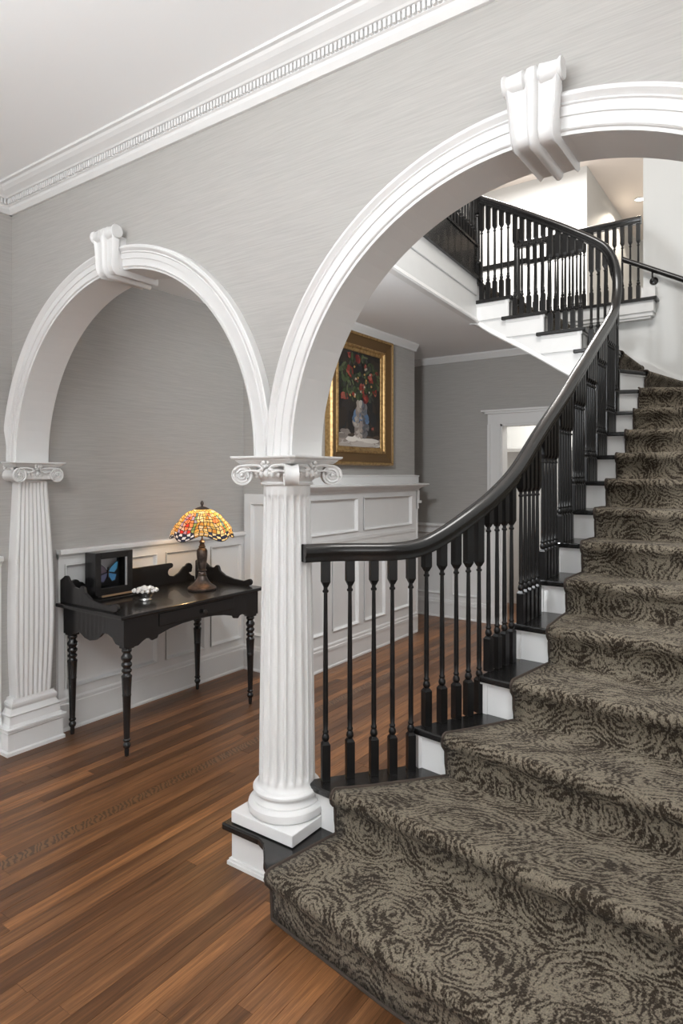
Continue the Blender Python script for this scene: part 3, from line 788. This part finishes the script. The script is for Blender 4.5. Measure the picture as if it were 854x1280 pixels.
# ------------------------------------------------------------------ carpet runner
def cut(pl, p, q):
    # part of a nosing line between x(or index)-nearest points p and q
    return [p]+[v for v in pl if min(p[0], q[0])+1e-4 < v[0] < max(p[0], q[0])-1e-4]+[q]
CL = {1: (-1.487, 1.672), 2: (-1.432, 1.978), 3: (-1.137, 2.325), 4: (-.966, 2.622), 5: (-.922, 2.962)}
NT_ = 22
lines = {}
for k in range(1, 20):
    pl = NOS[k]
    if k <= 5: lines[k] = resample(cut(pl, CL[k], {1: (.26, 1.68)}.get(k, (.10, pl[-1][1]-(.01 if k == 2 else 0)))), NT_)
    elif k <= 12: lines[k] = resample([(-.94, pl[1][1]), (.10, lerp(pl[1][1], pl[2][1], 1.04/1.21))], NT_)
    elif k == 13: lines[k] = resample([(-.93, 5.15), (.10, 5.75)], NT_)
    elif k == 14: lines[k] = resample([(-.925, 5.45), (-.80, 6.15), (-.775, 6.28)], NT_)
    elif k == 15: lines[k] = resample([(-1.108, 5.44), (-1.11, 6.28)], NT_)
    else: lines[k] = resample([(pl[0][0], 5.30), (pl[0][0], 6.26)], NT_)
rows = []; uvrows = []; acc = 0
for k in range(1, 20):
    L = lines[k]; nxt = lines.get(k+1)
    o1 = offset(L, 1.0)
    F = [Vector((b[0]-a[0], b[1]-a[1])) for a, b in zip(L, o1)]
    z = k*RS
    def row(d, zz): rows.append([(p[0]+f.x*d, p[1]+f.y*d, zz) for p, f in zip(L, F)])
    row(.017, z-RS+(.010 if k > 1 else .004)); row(.015, z-RS+.06); row(.013, z-.06); row(.004, z-.046)
    row(-.010, z-.030); row(-.014, z-.014); row(-.011, z+.002); row(-.002, z+.011); row(.012, z+.014)
    if nxt:
        on = offset(nxt, 1.0)
        for t in (.35, .65):
            rows.append([(lerp(p[0], q[0], t), lerp(p[1], q[1], t), z+.013) for p, q in zip(L, nxt)])
    else: row(.06, z+.012)
uv = []
for i, r in enumerate(rows):
    if i: acc += math.dist(rows[i-1][NT_//3], r[NT_//3])
    d = 0
    for j, p in enumerate(r):
        if j: d += math.dist(r[j-1], p)
        uv.append((d, acc))
cr = thing('carpet_runner', 'taupe and dark brown swirl-patterned carpet runner on the stairs', 'carpet', (-.4, 3, 0))
m = MB().grid(rows)
o = m.build('pile', CARPET, cr, smooth=True, angle=0, uv=uv)
sd = o.modifiers.new('thick', 'SOLIDIFY'); sd.thickness = .009; sd.offset = -1
for j, nm in ((0, 'binding'), (NT_-1, 'binding')):
    MB().tube([r[j] for r in rows], .0065, 6).build(nm, BINDING, cr, smooth=True)
MB().tube([(p[0], p[1]-.002, .005) for p in rows[0]], .006, 6).build('binding', BINDING, cr, smooth=True)

# ------------------------------------------------------------------ balustrades
RAILP = [(-.0225, -.036), (.0225, -.036), (.026, -.026), (.024, -.016), (.031, -.006), (.034, .006), (.031, .018), (.022, .028), (.010, .033), (0, .034), (-.010, .033), (-.022, .028), (-.031, .018), (-.034, .006), (-.031, -.006), (-.024, -.016), (-.026, -.026)]
rail_pts = [(-1.566, 1.962, 1.247), (-1.522, 2.052, 1.245), (-1.46, 2.133, 1.243), (-1.391, 2.204, 1.241), (-1.338, 2.262, 1.241), (-1.290, 2.333, 1.246), (-1.252, 2.405, 1.264), (-1.207, 2.491, 1.305), (-1.155, 2.612, 1.372), (-1.11, 2.767, 1.452), (-1.079, 2.976, 1.568), (-1.066, 3.285, 1.765), (-1.065, 3.693, 1.990), (-1.065, 3.962, 2.148), (-1.065, 4.246, 2.312), (-1.065, 4.461, 2.440), (-1.065, 4.787, 2.628), (-1.065, 4.98, 2.76), (-1.068, 5.07, 2.89), (-1.078, 5.115, 3.03), (-1.105, 5.128, 3.16), (-1.16, 5.13, 3.265), (-1.24, 5.13, 3.338), (-1.38, 5.13, 3.432), (-1.566, 5.13, 3.548), (-1.893, 5.13, 3.74), (-2.19, 5.13, 3.90)]
RP = smooth_path(rail_pts, 8)
bal = thing('stair_balustrade', 'black continuous curved stair handrail on slender turned balusters', 'balustrade', (-1.1, 3.5, .3))
MB().sweep(RP, RAILP).build('handrail', BLACK, bal, smooth=True, angle=50)
def rail_z(x, y):
    b = min(RP, key=lambda p: (p.x-x)**2+(p.y-y)**2); return b.z
BCACHE = {}
def baluster(parent, x, y, z0, z1, turn=.63, rot=0, base=.145, nm='baluster', seg=10):
    H = round(z1-z0, 3); turn = round(min(turn, H-.06), 3); key = (H, turn, base)
    if key not in BCACHE:
        m = MB(); h = .0165
        m.box(-h, h, -h, h, 0, base)
        m.frustum(0, 0, base, base+.012, h, .009)
        b = base+.012
        pr = [(.009, b-.002), (.0135, b+.004), (.016, b+.012), (.014, b+.022), (.0095, b+.030), (.0125, b+.034), (.0125, b+.040), (.0095, b+.044), (.0108, b+.08), (.0102, lerp(b, turn, .5)), (.0078, turn-.024), (.0125, turn-.020), (.0125, turn-.014), (.0085, turn-.010), (.0085, turn+.002)]
        m.lathe(0, 0, pr, seg)
        m.frustum(0, 0, turn, turn+.02, .008, h); m.box(-h, h, -h, h, turn+.02, H)
        me = bpy.data.meshes.new(nm); me.from_pydata(m.v, [], m.f); me.materials.append(BALBLACK)
        me.polygons.foreach_set('use_smooth', [True]*len(me.polygons)); me.set_sharp_from_angle(angle=math.radians(40))
        BCACHE[key] = me
    o = bpy.data.objects.new(nm, BCACHE[key]); C.objects.link(o); o.parent = parent
    o.location = Vector((x, y, z0))-WL[parent.name]; o.rotation_euler = (0, 0, rot)
    return o
def bal_on(x, y, k, turn=.63, rot=0):
    baluster(bal, x, y, k*RS-.001, rail_z(x, y)-.028, turn, rot)
for x, y in ((-1.522, 2.052), (-1.46, 2.133), (-1.391, 2.204), (-1.338, 2.262), (-1.290, 2.330)): bal_on(x, y, 2, .77, .85)
for x, y in ((-1.254, 2.400), (-1.217, 2.470), (-1.184, 2.540), (-1.158, 2.607), (-1.134, 2.668)): bal_on(x, y, 3, .645, 1.1)
for x, y in ((-1.118, 2.736), (-1.104, 2.802), (-1.094, 2.868), (-1.084, 2.932)): bal_on(x, y, 4, .645, 1.4)
for k in range(5, 13):
    y0 = NOS[k][0][1]+.035; y1 = (NOS[k+1][0][1] if k < 12 else 5.07)
    nb = 5 if k < 12 else 2
    for i in range(nb): bal_on(-1.066, y0+(y1-y0+.035-.03)*i/nb, k, .63)
bal_on(-1.07, 5.095, 13, .63); bal_on(-1.092, 5.124, 14, .6); bal_on(-1.165, 5.13, 15, .6); bal_on(-1.215, 5.13, 15, .58); bal_on(-1.265, 5.13, 15, .58)
for k in (16, 17, 18):
    x1 = NOS[k][0][0]-.035
    for i in range(5): bal_on(x1-.058*i, 5.13, k, .59)
# newel at the landing
def newel(parent, x, y, z0, z1, s=1, base=.14):
    m = MB(); h = .030*s
    m.box(x-h, x+h, y-h, y+h, z0, z0+base)
    m.lathe(x, y, [(.020*s, z0+base), (.036*s, z0+base+.008), (.038*s, z0+base+.018), (.030*s, z0+base+.03), (.024*s, z0+base+.04), (.027*s, z0+base+.06), (.026*s, lerp(z0, z1, .6)), (.022*s, z1-.16), (.030*s, z1-.15), (.030*s, z1-.14), (.022*s, z1-.13)], 18)
    m.box(x-h, x+h, y-h, y+h, z1-.13, z1)
    return m.build('newel', BLACK, parent, smooth=True, angle=35)
newel(bal, -2.20, 5.13, HL, 3.90)
# gallery balustrade
gb = thing('gallery_balustrade', 'black gallery balustrade running forward from the upper landing', 'balustrade', (-2.15, 4, 3.5))
for i in range(26):
    y = 5.055-i*.068; baluster(gb, GX(y)-.005, y, 3.504, 4.06, .40, base=.10)
MB().sweep([(GX(5.13)-.005, 5.16, 4.09), (GX(3.2)-.005, 3.2, 4.09)], RAILP).build('handrail', BLACK, gb, smooth=True, angle=50)
newel(gb, -2.245, 5.13, 3.505-.3, 4.16, .9)
# far balustrade of the upper hall
fbz = 3.145; FY = YF-.07
fb_ = thing('upper_hall_balustrade', 'black balustrade of the upper hall across the stairwell', 'balustrade', (-1.6, FY, fbz))
x = -1.15; 
while x > -2.2:
    baluster(fb_, x, FY, fbz-.001, 3.845, .52, base=.13); x -= .068
MB().sweep([(-2.28, FY, 3.875), (-1.125, FY, 3.875)], RAILP).build('handrail', BLACK, fb_, smooth=True, angle=50)
newel(fb_, -2.28, FY, fbz, 4.03, 1.15)
MB().box(-2.75, -2.20, FY+.06, FY+.10, 3.70, 3.755).box(-2.25, -1.7, FY+.10, FY+.13, 3.70, 3.745).build('low_rail', BLACK, fb_)
t = thing('trim_16', 'white moulded edge of the upper hall floor with black nosing', 'fascia', (-1.6, FY, 3.0), kind='structure')
XE = -.985
MB().box(-2.3, XE, YF-.15, YF+.12, 3.118, 3.145).build('nosing', BLACK, t, bevel=.006)
m = MB().box(-2.3, XE-.03, YF-.12, YF+.1, 3.02, 3.118); m.box(-2.3, XE-.04, YF-.105, YF+.1, 2.985, 3.02); m.box(-2.3, XE-.06, YF-.09, YF+.1, 2.965, 2.985); m.build('fascia_board', WHITE, t)
MB().box(-1.12, XE-.02, YF-.10, YF-.006, 3.145, 3.245).build('plinth_block', WHITE, t)

# wall rail on the stairwell wall
wr = thing('wall_handrail', 'black round handrail bracketed to the pale stairwell wall', 'handrail', (-1, YF-.08, 3.2))
a = Vector((-1.28, YF-.09, 3.535)); b = Vector((XR-.03, YF-.09, 2.70))
MB().tube([a, b], .024, 14).build('rail', BLACK, wr, smooth=True)
for t_ in (.165, .75):
    p = a.lerp(b, t_)
    m = MB().tube([p+Vector((0, 0, -.01)), p+Vector((0, .0, -.07)), p+Vector((0, .035, -.085)), p+Vector((0, .085, -.085))], .009, 8)
    rows_ = [[(p.x+rr*math.cos(2*PI*j/20), YF-.007-d_, p.z-.085+rr*math.sin(2*PI*j/20)) for j in range(20)] for rr, d_ in ((.036, 0), (.036, .008), (.026, .016), (.004, .018))]
    m.grid(rows_, close_u=True, cap=True); m.build('bracket', BLACK, wr, smooth=True, angle=35)

# ------------------------------------------------------------------ writing desk
dk = thing('writing_desk', 'black painted writing desk with scrolled gallery and turned legs', 'desk', (-3.27, 2.70, 0))
DT = .79; DX_0, DX_1, DY0, DY1 = -3.585, -2.945, 2.135, 3.275
MB().box(DX_0, DX_1, DY0, DY1, DT-.022, DT).build('desk_top', DESKBLACK, dk, bevel=.006)
fx = lambda x0: (lambda a, b, d: (x0+d, a, b))
fy = lambda y0: (lambda a, b, d: (a, y0+d, b))
def arc(cx, cz, r, a0, a1, n=8, rz=None): return [(cx+r*math.cos(math.radians(lerp(a0, a1, i/n))), cz+(rz or r)*math.sin(math.radians(lerp(a0, a1, i/n)))) for i in range(n+1)]
# back crest: mirrored half outline (offset from centre, z)
half_ = [(0, .935), (.26, .935)]+arc(.285, .917, .018, 90, -90, 6)+arc(.285, .872, .027, 100, 250, 6)[1:]+[(.315, .838), (.36, .858), (.40, .895)]+arc(.448, .885, .032, 150, -30, 8)+arc(.462, .862, .014, 0, -140, 5)+[(.45, .845), (.47, .828), (.50, .815), (.505, DT)]
crest = [(2.705-a, z) for a, z in reversed(half_)]+[(2.705+a, z) for a, z in half_[1:]]
MB().extr(crest, fx(-3.583), 0, .018).build('back_gallery', DESKBLACK, dk, bevel=.003)
side = [(-3.583, DT), (-3.583, .925)]+arc(-3.525, .925, .03, 140, 20, 6)+[(-3.475, .918), (-3.44, .895), (-3.40, .888)]+arc(-3.36, .888, .022, 150, 10, 5)+[(-3.33, .872), (-3.28, .845), (-3.20, .828), (-3.10, .822)]+arc(-3.045, .818, .022, 120, -90, 7)+[(-3.06, DT)]
for yy in (2.165, 3.225): MB().extr(side, fy(yy), 0, .018).build('side_gallery', DESKBLACK, dk, bevel=.003)
# aprons
left_ap = [(-3.555, DT-.022), (-3.555, .61), (-3.47, .61), (-3.44, .625)]+[(-3.40, .64), (-3.37, .628), (-3.34, .612), (-3.29, .604), (-3.24, .614), (-3.20, .636), (-3.165, .664), (-3.12, .664), (-3.08, .648), (-3.05, .62), (-2.975, .61), (-2.975, DT-.022)]
for yy in (2.170, 3.222): MB().extr(left_ap, fy(yy), 0, .018).build('side_apron', DESKBLACK, dk, bevel=.002)
hf = [(0, .672), (.12, .668), (.22, .655), (.30, .635), (.31, .618), (.345, .612), (.36, .628), (.385, .632), (.41, .622), (.44, .604), (.52, .60)]
fa = [(2.705-a, z) for a, z in reversed(hf)]+[(2.705+a, z) for a, z in hf[1:]]+[(3.225, DT-.022), (2.185, DT-.022)]
MB().extr(fa, fx(-2.993), 0, .018).build('front_apron', DESKBLACK, dk, bevel=.002)
MB().box(-3.57, -3.55, 2.19, 3.22, .62, DT-.022).build('back_apron', DESKBLACK, dk)
dr = MB().box(-2.977, -2.969, 2.405, 3.005, .682, .756).build('drawer', DESKBLACK, dk, bevel=.003)
kb = [(.006, -2.969), (.006, -2.960), (.011, -2.956), (.014, -2.950), (.012, -2.944), (.004, -2.941)]
MB().grid([[(xx, 2.74+r_*math.cos(2*PI*j/16), .712+r_*math.sin(2*PI*j/16)) for j in range(16)] for r_, xx in kb], close_u=True, cap=True).build('knob', DARKBRASS, dr, smooth=True, angle=40)
legp = [(.004, 0), (.011, .004), (.013, .03), (.012, .045), (.017, .05), (.021, .060), (.021, .068), (.016, .076), (.014, .082), (.020, .088), (.021, .094), (.016, .10), (.0165, .12), (.0225, .33), (.024, .335), (.024, .343), (.023, .346), (.0275, .43), (.029, .437), (.029, .445), (.021, .452), (.019, .46), (.027, .468), (.028, .476), (.020, .486), (.022, .493), (.029, .502), (.029, .512), (.021, .522), (.024, .53), (.030, .540), (.030, .552), (.022, .563), (.020, .572), (.027, .58), (.028, .590), (.022, .60)]
for lx, ly in ((-3.525, 2.210), (-3.005, 2.210), (-3.525, 3.195), (-3.005, 3.195)):
    m = MB().lathe(lx, ly, legp, 18); m.box(lx-.028, lx+.028, ly-.028, ly+.028, .598, DT-.022)
    m.build('leg', DESKBLACK, dk, smooth=True, angle=40)

# ------------------------------------------------------------------ stained glass lamp
LX, LY = -3.215, 2.955
lp = thing('table_lamp', 'lit stained-glass table lamp with dark bronze base on the desk', 'lamp', (LX, LY, DT))
MB().lathe(LX, LY, [(.088, DT), (.094, DT+.004), (.095, DT+.014), (.088, DT+.022), (.074, DT+.030), (.062, DT+.038), (.046, DT+.055), (.034, DT+.078), (.028, DT+.092), (.030, DT+.098), (.024, DT+.104)], 28).build('base', BRONZE, lp, smooth=True, angle=35)
MB().lathe(LX, LY, [(.022, DT+.10), (.026, DT+.108), (.024, DT+.115), (.020, DT+.12), (.030, DT+.126), (.030, DT+.132), (.024, DT+.138), (.027, DT+.16), (.033, DT+.20), (.036, DT+.235), (.036, DT+.26), (.028, DT+.272), (.020, DT+.278), (.024, DT+.286), (.018, DT+.292), (.014, DT+.31), (.022, DT+.318), (.012, DT+.326), (.006, DT+.34), (.005, DT+.54)], 24).build('stem', BRONZE, lp, smooth=True, angle=35)
MB().lathe(LX, LY, [(.050, DT+.530), (.046, DT+.540), (.030, DT+.548), (.008, DT+.553), (.007, DT+.562), (.011, DT+.568), (.012, DT+.575), (.008, DT+.585), (.002, DT+.592)], 20).build('finial', BRONZE, lp, smooth=True, angle=35)
NA, NV = 45, 11
sprof = [(.048, DT+.535), (.070, DT+.524), (.094, DT+.507), (.116, DT+.486), (.137, DT+.463), (.156, DT+.438), (.173, DT+.412), (.187, DT+.388), (.197, DT+.366), (.204, DT+.346), (.207, DT+.330), (.206, DT+.318)]
sprof = [(r_, DT+.535-(DT+.535-z_)*.83) for r_, z_ in sprof]
g = []
for i in range(NV+1):
    row_ = []
    for j in range(NA):
        r_, z_ = sprof[i]; a = 2*PI*j/NA
        if 0 < i < NV-1: a += R.uniform(-.35, .35)*2*PI/NA; r_ += R.uniform(-.001, .001); z_ += R.uniform(-.007, .007)
        lob = math.cos(5*(a+.115)); k_ = (i/NV)**2
        row_.append(Vector((LX+(r_*(1+.05*lob*k_))*math.cos(a), LY+(r_*(1+.05*lob*k_))*math.sin(a), z_-.020*lob*k_)))
    g.append(row_)
warm = [(.85, .58, .16), (.92, .68, .26), (.78, .42, .08), (.88, .64, .34), (.70, .32, .06), (.88, .70, .42)]
flow = [(.75, .06, .04), (.88, .30, .12), (.85, .42, .30), (.55, .28, .38), (.45, .35, .55)]
leaf = [(.20, .36, .16), (.10, .30, .28), (.34, .42, .12), (.18, .28, .34)]
gl = MB(); ld = MB()
for i in range(NV):
    for j in range(NA):
        q = [g[i][j], g[i+1][j], g[i+1][(j+1) % NA], g[i][(j+1) % NA]]
        a = 2*PI*(j+.5)/NA; lob = math.cos(5*(a+.115)); c_ = sum(q, Vector())/4
        cool = math.cos(a-math.radians(235)) > .35
        f = .80 if i < NV-1 else .86
        inn = [c_+(p-c_)*f for p in q]
        b = len(gl.v); gl.v += [tuple(p) for p in inn]; gl.f.append((b, b+1, b+2, b+3))
        if i >= NV-3:
            cc = ((.03, .04, .09) if (i+j) % 2 else ((.75, .78, .85) if cool else (.95, .78, .42))) if lob > -.35 else R.choice(warm)
        elif i < 2: cc = R.choice(warm[:2]+[(.98, .84, .5)])
        elif lob > .25: cc = R.choice(flow+[(.85, .55, .45)] if cool else flow[:2]+warm+warm[:3])
        elif lob > -.2: cc = R.choice(leaf) if not cool else R.choice(leaf+[(.35, .35, .5)])
        else: cc = R.choice(warm)
        gl.c.append(cc)
        for e in range(4):
            e2 = (e+1) % 4; b = len(ld.v); ld.v += [tuple(q[e]), tuple(q[e2]), tuple(inn[e2]), tuple(inn[e])]; ld.f.append((b, b+1, b+2, b+3))
sh = ld.build('shade', LEAD, lp)
o = gl.build('glass_pieces', STAINED, sh); o['kind'] = 'stuff'
MB().tube(g[NV]+[g[NV][0]], .0028, 6).build('rim', LEAD, sh, smooth=True)
bm_ = mat('bulb_glow', (1, .9, .7)); bb = bm_.node_tree.nodes['Principled BSDF']; bb.inputs['Emission Color'].default_value = (1, .72, .38, 1); bb.inputs['Emission Strength'].default_value = 8
MB().ball(LX+.05, LY, DT+.42, .026, 14, 9, 1.25).build('bulb', bm_, lp, smooth=True)
MB().lathe(LX+.05, LY, [(.012, DT+.445), (.014, DT+.45), (.014, DT+.48), (.006, DT+.485)], 12).tube([(LX+.05, LY, DT+.48), (LX, LY, DT+.50)], .005, 6).build('socket', BRASS, lp, smooth=True, angle=40)
pl = bpy.data.lights.new('lamp_bulb_light', 'POINT'); pl.energy = 3.2; pl.color = (1, .66, .34); pl.shadow_soft_size = .03
po = bpy.data.objects.new('lamp_bulb_light', pl); C.objects.link(po); po.location = (LX-.01, LY+.045, DT+.425)

# ------------------------------------------------------------------ butterfly shadow box
sb = thing('shadow_box', 'black shadow box frame holding a blue butterfly on the desk', 'picture frame', (-3.48, 2.44, DT))
x0, x1, y0, y1, z0, z1 = -3.545, -3.435, 2.305, 2.572, DT+.030, DT+.288
m = MB(); b_ = .040
m.box(x0, x1, y0, y0+b_, z0, z1); m.box(x0, x1, y1-b_, y1, z0, z1); m.box(x0, x1, y0+b_, y1-b_, z0, z0+b_); m.box(x0, x1, y0+b_, y1-b_, z1-b_, z1)
m.build('frame', DESKBLACK, sb, bevel=.003)
MB().box(x0, x0+.02, y0+b_, y1-b_, z0+b_, z1-b_).build('backing', mat('black_velvet', (.012, .012, .014), .8), sb)
MB().box(x0-.005, x1+.045, y0-.01, y1+.01, DT, DT+.012).box(x0+.01, x1+.012, y0+.01, y1-.01, DT+.012, DT+.030).build('stand', DESKBLACK, sb, bevel=.003)
MB().box(x1+.012, x1+.022, y0+.035, y1-.02, DT+.020, DT+.030).build('brass_lip', BRASS, sb)
MB().box(x1-.012, x1-.002, y1-b_-.010, y1-b_-.001, z0+b_, z1-b_).build('silver_fillet', SILLBOX, sb)
MB().box(x0+.02, x0+.024, y0+b_+.012, y1-b_-.018, z0+b_+.095, z1-b_-.003).build('pale_mount', SILLBOX, sb)
m = MB(); cy_, cz_ = 2.43, z0+.128; xx = x0+.05
def wing(pts, colr, dx):
    b = len(m.v); m.v += [(xx+dx, cy_+a, cz_+z_) for a, z_ in pts]; m.f.append(tuple(range(b, b+len(pts)))); m.c.append(colr)
for s_, c1, c2_ in ((1, (.10, .36, .62), (.07, .25, .50)), (-1, (.16, .12, .16), (.14, .15, .26))):
    wing([(0, .0), (s_*.02, .03), (s_*.07, .068), (s_*.082, .060), (s_*.074, .012), (s_*.05, -.012)], (.02, .025, .04), 0)
    wing([(s_*.006, .002), (s_*.024, .028), (s_*.066, .058), (s_*.072, .052), (s_*.066, .014), (s_*.046, -.006)], c1, .002)
    wing([(0, -.002), (s_*.05, -.014), (s_*.068, -.02), (s_*.058, -.06), (s_*.03, -.068), (s_*.006, -.03)], (.02, .025, .04), .001)
    wing([(s_*.004, -.006), (s_*.048, -.018), (s_*.060, -.022), (s_*.050, -.054), (s_*.03, -.060), (s_*.01, -.03)], c2_, .003)
m.build('butterfly', GLOW, sb)
MB().tube([(xx+.004, cy_, cz_-.04), (xx+.006, cy_, cz_), (xx+.004, cy_, cz_+.03)], [.003, .005, .003], 8).build('butterfly_body', BINDING, sb, smooth=True)
gm = mat('clear_glass', (1, 1, 1), .02); gb_ = gm.node_tree.nodes['Principled BSDF']; gb_.inputs['Transmission Weight'].default_value = 1; gb_.inputs['IOR'].default_value = 1.02
MB().box(x1-.016, x1-.014, y0+b_, y1-b_, z0+b_, z1-b_).build('glass', gm, sb)

# ------------------------------------------------------------------ silver dish of white shells
bx_, by_ = -3.225, 2.505
dd = thing('silver_dish', 'small silver footed dish heaped with white shells on the desk', 'dish', (bx_, by_, DT))
rows_ = []
for r_, z_ in ((.038, 0), (.040, .006), (.034, .011), (.033, .016), (.044, .030), (.056, .044), (.068, .054), (.072, .058), (.066, .056), (.050, .046), (.001, .036)):
    rows_.append([(bx_+r_*(1+(.06*math.cos(12*2*PI*j/48) if r_ > .05 else 0))*math.cos(2*PI*j/48), by_+r_*(1+(.06*math.cos(12*2*PI*j/48) if r_ > .05 else 0))*math.sin(2*PI*j/48), DT+z_) for j in range(48)])
MB().grid(rows_, close_u=True, cap=True).build('bowl', SILVER, dd, smooth=True, angle=50)
m = MB()
for k in range(34):
    a = R.uniform(0, 2*PI); q = math.sqrt(R.uniform(0, 1))*.060; m.ball(bx_+q*math.cos(a), by_+q*math.sin(a), DT+.056+.020*(1-q/.062)+R.uniform(0, .008), R.uniform(.008, .013), 8, 6, R.uniform(.7, 1.1))
for k in range(14):
    a = 2*PI*k/14; m.ball(bx_+.070*math.cos(a), by_+.070*math.sin(a), DT+.061, .0095, 8, 6)
o = m.build('shells', SHELL, dd, smooth=True); o['kind'] = 'stuff'

# ------------------------------------------------------------------ flower painting
pt = thing('framed_painting', 'flower still life painting in a wide gilt frame above the wainscot ledge', 'painting', (BX, 4.61, 1.63))
y0, y1, z0, z1 = 4.125, 5.10, 1.635, 2.765; FX = BX
def frame_rings(levels):
    return [[(FX+d, y0+o_, z0+o_), (FX+d, y1-o_, z0+o_), (FX+d, y1-o_, z1-o_), (FX+d, y0+o_, z1-o_)] for o_, d in levels]
m = MB().grid(frame_rings([(.0, .004), (.0, .055), (.004, .062), (.010, .072), (.020, .074), (.028, .068)]), close_u=True).build('outer_moulding', GOLD, pt)
MB().grid(frame_rings([(.028, .068), (.034, .060), (.075, .048), (.105, .040)]), close_u=True).build('cove', GOLDDARK, pt)
MB().grid(frame_rings([(.105, .040), (.108, .048), (.118, .052), (.126, .048), (.130, .040), (.134, .034), (.150, .030), (.158, .024), (.160, .018)]), close_u=True).build('inner_moulding', GOLD, pt)
m = MB()
for k in range(60):
    f = k/60
    for (a, b) in (((y0+.128, lerp(z0+.13, z1-.13, f))), ((y1-.128, lerp(z0+.13, z1-.13, f)))): m.ball(FX+.046, a, b, .005, 6, 4)
o = m.build('bead_course', GOLD, pt, smooth=True); o['kind'] = 'stuff'
MB().box(FX+.001, FX+.016, y0+.1, y1-.1, z0+.1, z1-.1).build('stretcher', GOLDDARK, pt)
ca0, ca1, cb0, cb1 = y0+.160, y1-.160, z0+.160, z1-.160
m = MB(); lay = [0]
def blob(a, b, ra, rb, col_, rot=0, n=9, jit=.18):
    lay[0] += 1; d = FX+.018+lay[0]*.000012
    k = len(m.v); W_ = ca1-ca0; H_ = cb1-cb0
    for i in range(n):
        th = 2*PI*i/n; q = 1+R.uniform(-jit, jit); u_ = ra*math.cos(th)*q; v_ = rb*math.sin(th)*q
        Y = ca0+a*W_+(u_*math.cos(rot)-v_*math.sin(rot))*W_; Z = cb0+b*H_+(u_*math.sin(rot)+v_*math.cos(rot))*W_
        m.v.append((d, min(max(Y, ca0), ca1), min(max(Z, cb0), cb1)))
    m.f.append(tuple(range(k, k+n))); jf = R.uniform(.82, 1.18); m.c.append(tuple(c*jf for c in col_))
k = len(m.v); m.v += [(FX+.017, ca0, cb0), (FX+.017, ca1, cb0), (FX+.017, ca1, cb1), (FX+.017, ca0, cb1)]; m.f.append((k, k+1, k+2, k+3)); m.c.append((.018, .015, .014))
for _ in range(90): blob(R.random(), R.uniform(.15, 1), R.uniform(.06, .16), R.uniform(.04, .10), R.choice([(.020, .017, .016), (.030, .025, .023), (.015, .016, .018), (.035, .026, .020)]), R.uniform(0, 3))
for _ in range(46): blob(R.random(), R.uniform(0, .085), R.uniform(.08, .18), R.uniform(.015, .04), R.choice([(.40, .35, .31), (.52, .47, .43), (.30, .25, .22), (.58, .54, .50)]), R.uniform(-.2, .2))
for _ in range(10): blob(R.uniform(0, .26), R.uniform(.10, .16), R.uniform(.05, .10), R.uniform(.02, .035), R.choice([(.34, .31, .29), (.22, .19, .17)]), R.uniform(-.1, .1))
for a, b in ((.34, .125), (.46, .11), (.7, .105), (.9, .115)): blob(a, b, .12, .022, (.07, .05, .035), R.uniform(-.1, .1))
for a, b, ra in ((.45, .09, .14), (.75, .07, .2), (.3, .075, .15)): blob(a, b, ra, .03, (.66, .62, .57), R.uniform(-.15, .15))
# vase
for i in range(16):
    b = lerp(.13, .46, i/15); wv_ = .10+.11*math.sin(PI*min(1, (i+3)/17))+(.03 if i > 13 else 0)
    for _ in range(5):
        o_ = R.uniform(-1, 1); cc = R.choice([(.34, .29, .25), (.26, .22, .20), (.40, .36, .32)]) if o_ < .1 else R.choice([(.12, .13, .15), (.09, .09, .10), (.17, .16, .16)])
        if .28 < b < .36 and R.random() < .5: cc = (.10, .17, .28)
        blob(.52+o_*wv_*.8, b, .055, .04, cc, R.uniform(0, 3))
for _ in range(170):
    th = R.uniform(0, 2*PI); q = math.sqrt(R.random()); a = .5+.46*q*math.cos(th); b = .72+.26*q*math.sin(th)
    if b < .5 and abs(a-.5) < .14: continue
    blob(a, b, R.uniform(.03, .065), R.uniform(.014, .030), R.choice([(.035, .055, .022), (.06, .085, .035), (.025, .035, .02), (.10, .12, .06), (.045, .05, .04)]), R.uniform(0, 3))
for a, b, r_ in ((.45, .93, .085), (.27, .78, .115), (.74, .75, .095), (.53, .62, .10), (.13, .51, .10), (.61, .52, .095), (.85, .60, .07), (.24, .95, .06), (.62, .87, .055), (.40, .70, .05), (.33, .55, .05), (.9, .82, .05), (.8, .2, .05)):
    for _ in range(13):
        th = R.uniform(0, 2*PI); q = r_*R.uniform(0, .62)
        blob(a+q*math.cos(th), b+q*math.sin(th)*.62, r_*.40, r_*.27, R.choice([(.22, .030, .022), (.30, .05, .035), (.13, .015, .015), (.36, .10, .07), (.05, .05, .03)]), R.uniform(0, 3))
for _ in range(16):
    blob(R.uniform(.2, .85), R.uniform(.5, .92), .02, .016, R.choice([(.45, .40, .33), (.50, .30, .10)]), 0)
m.build('canvas', PAINTED, pt)
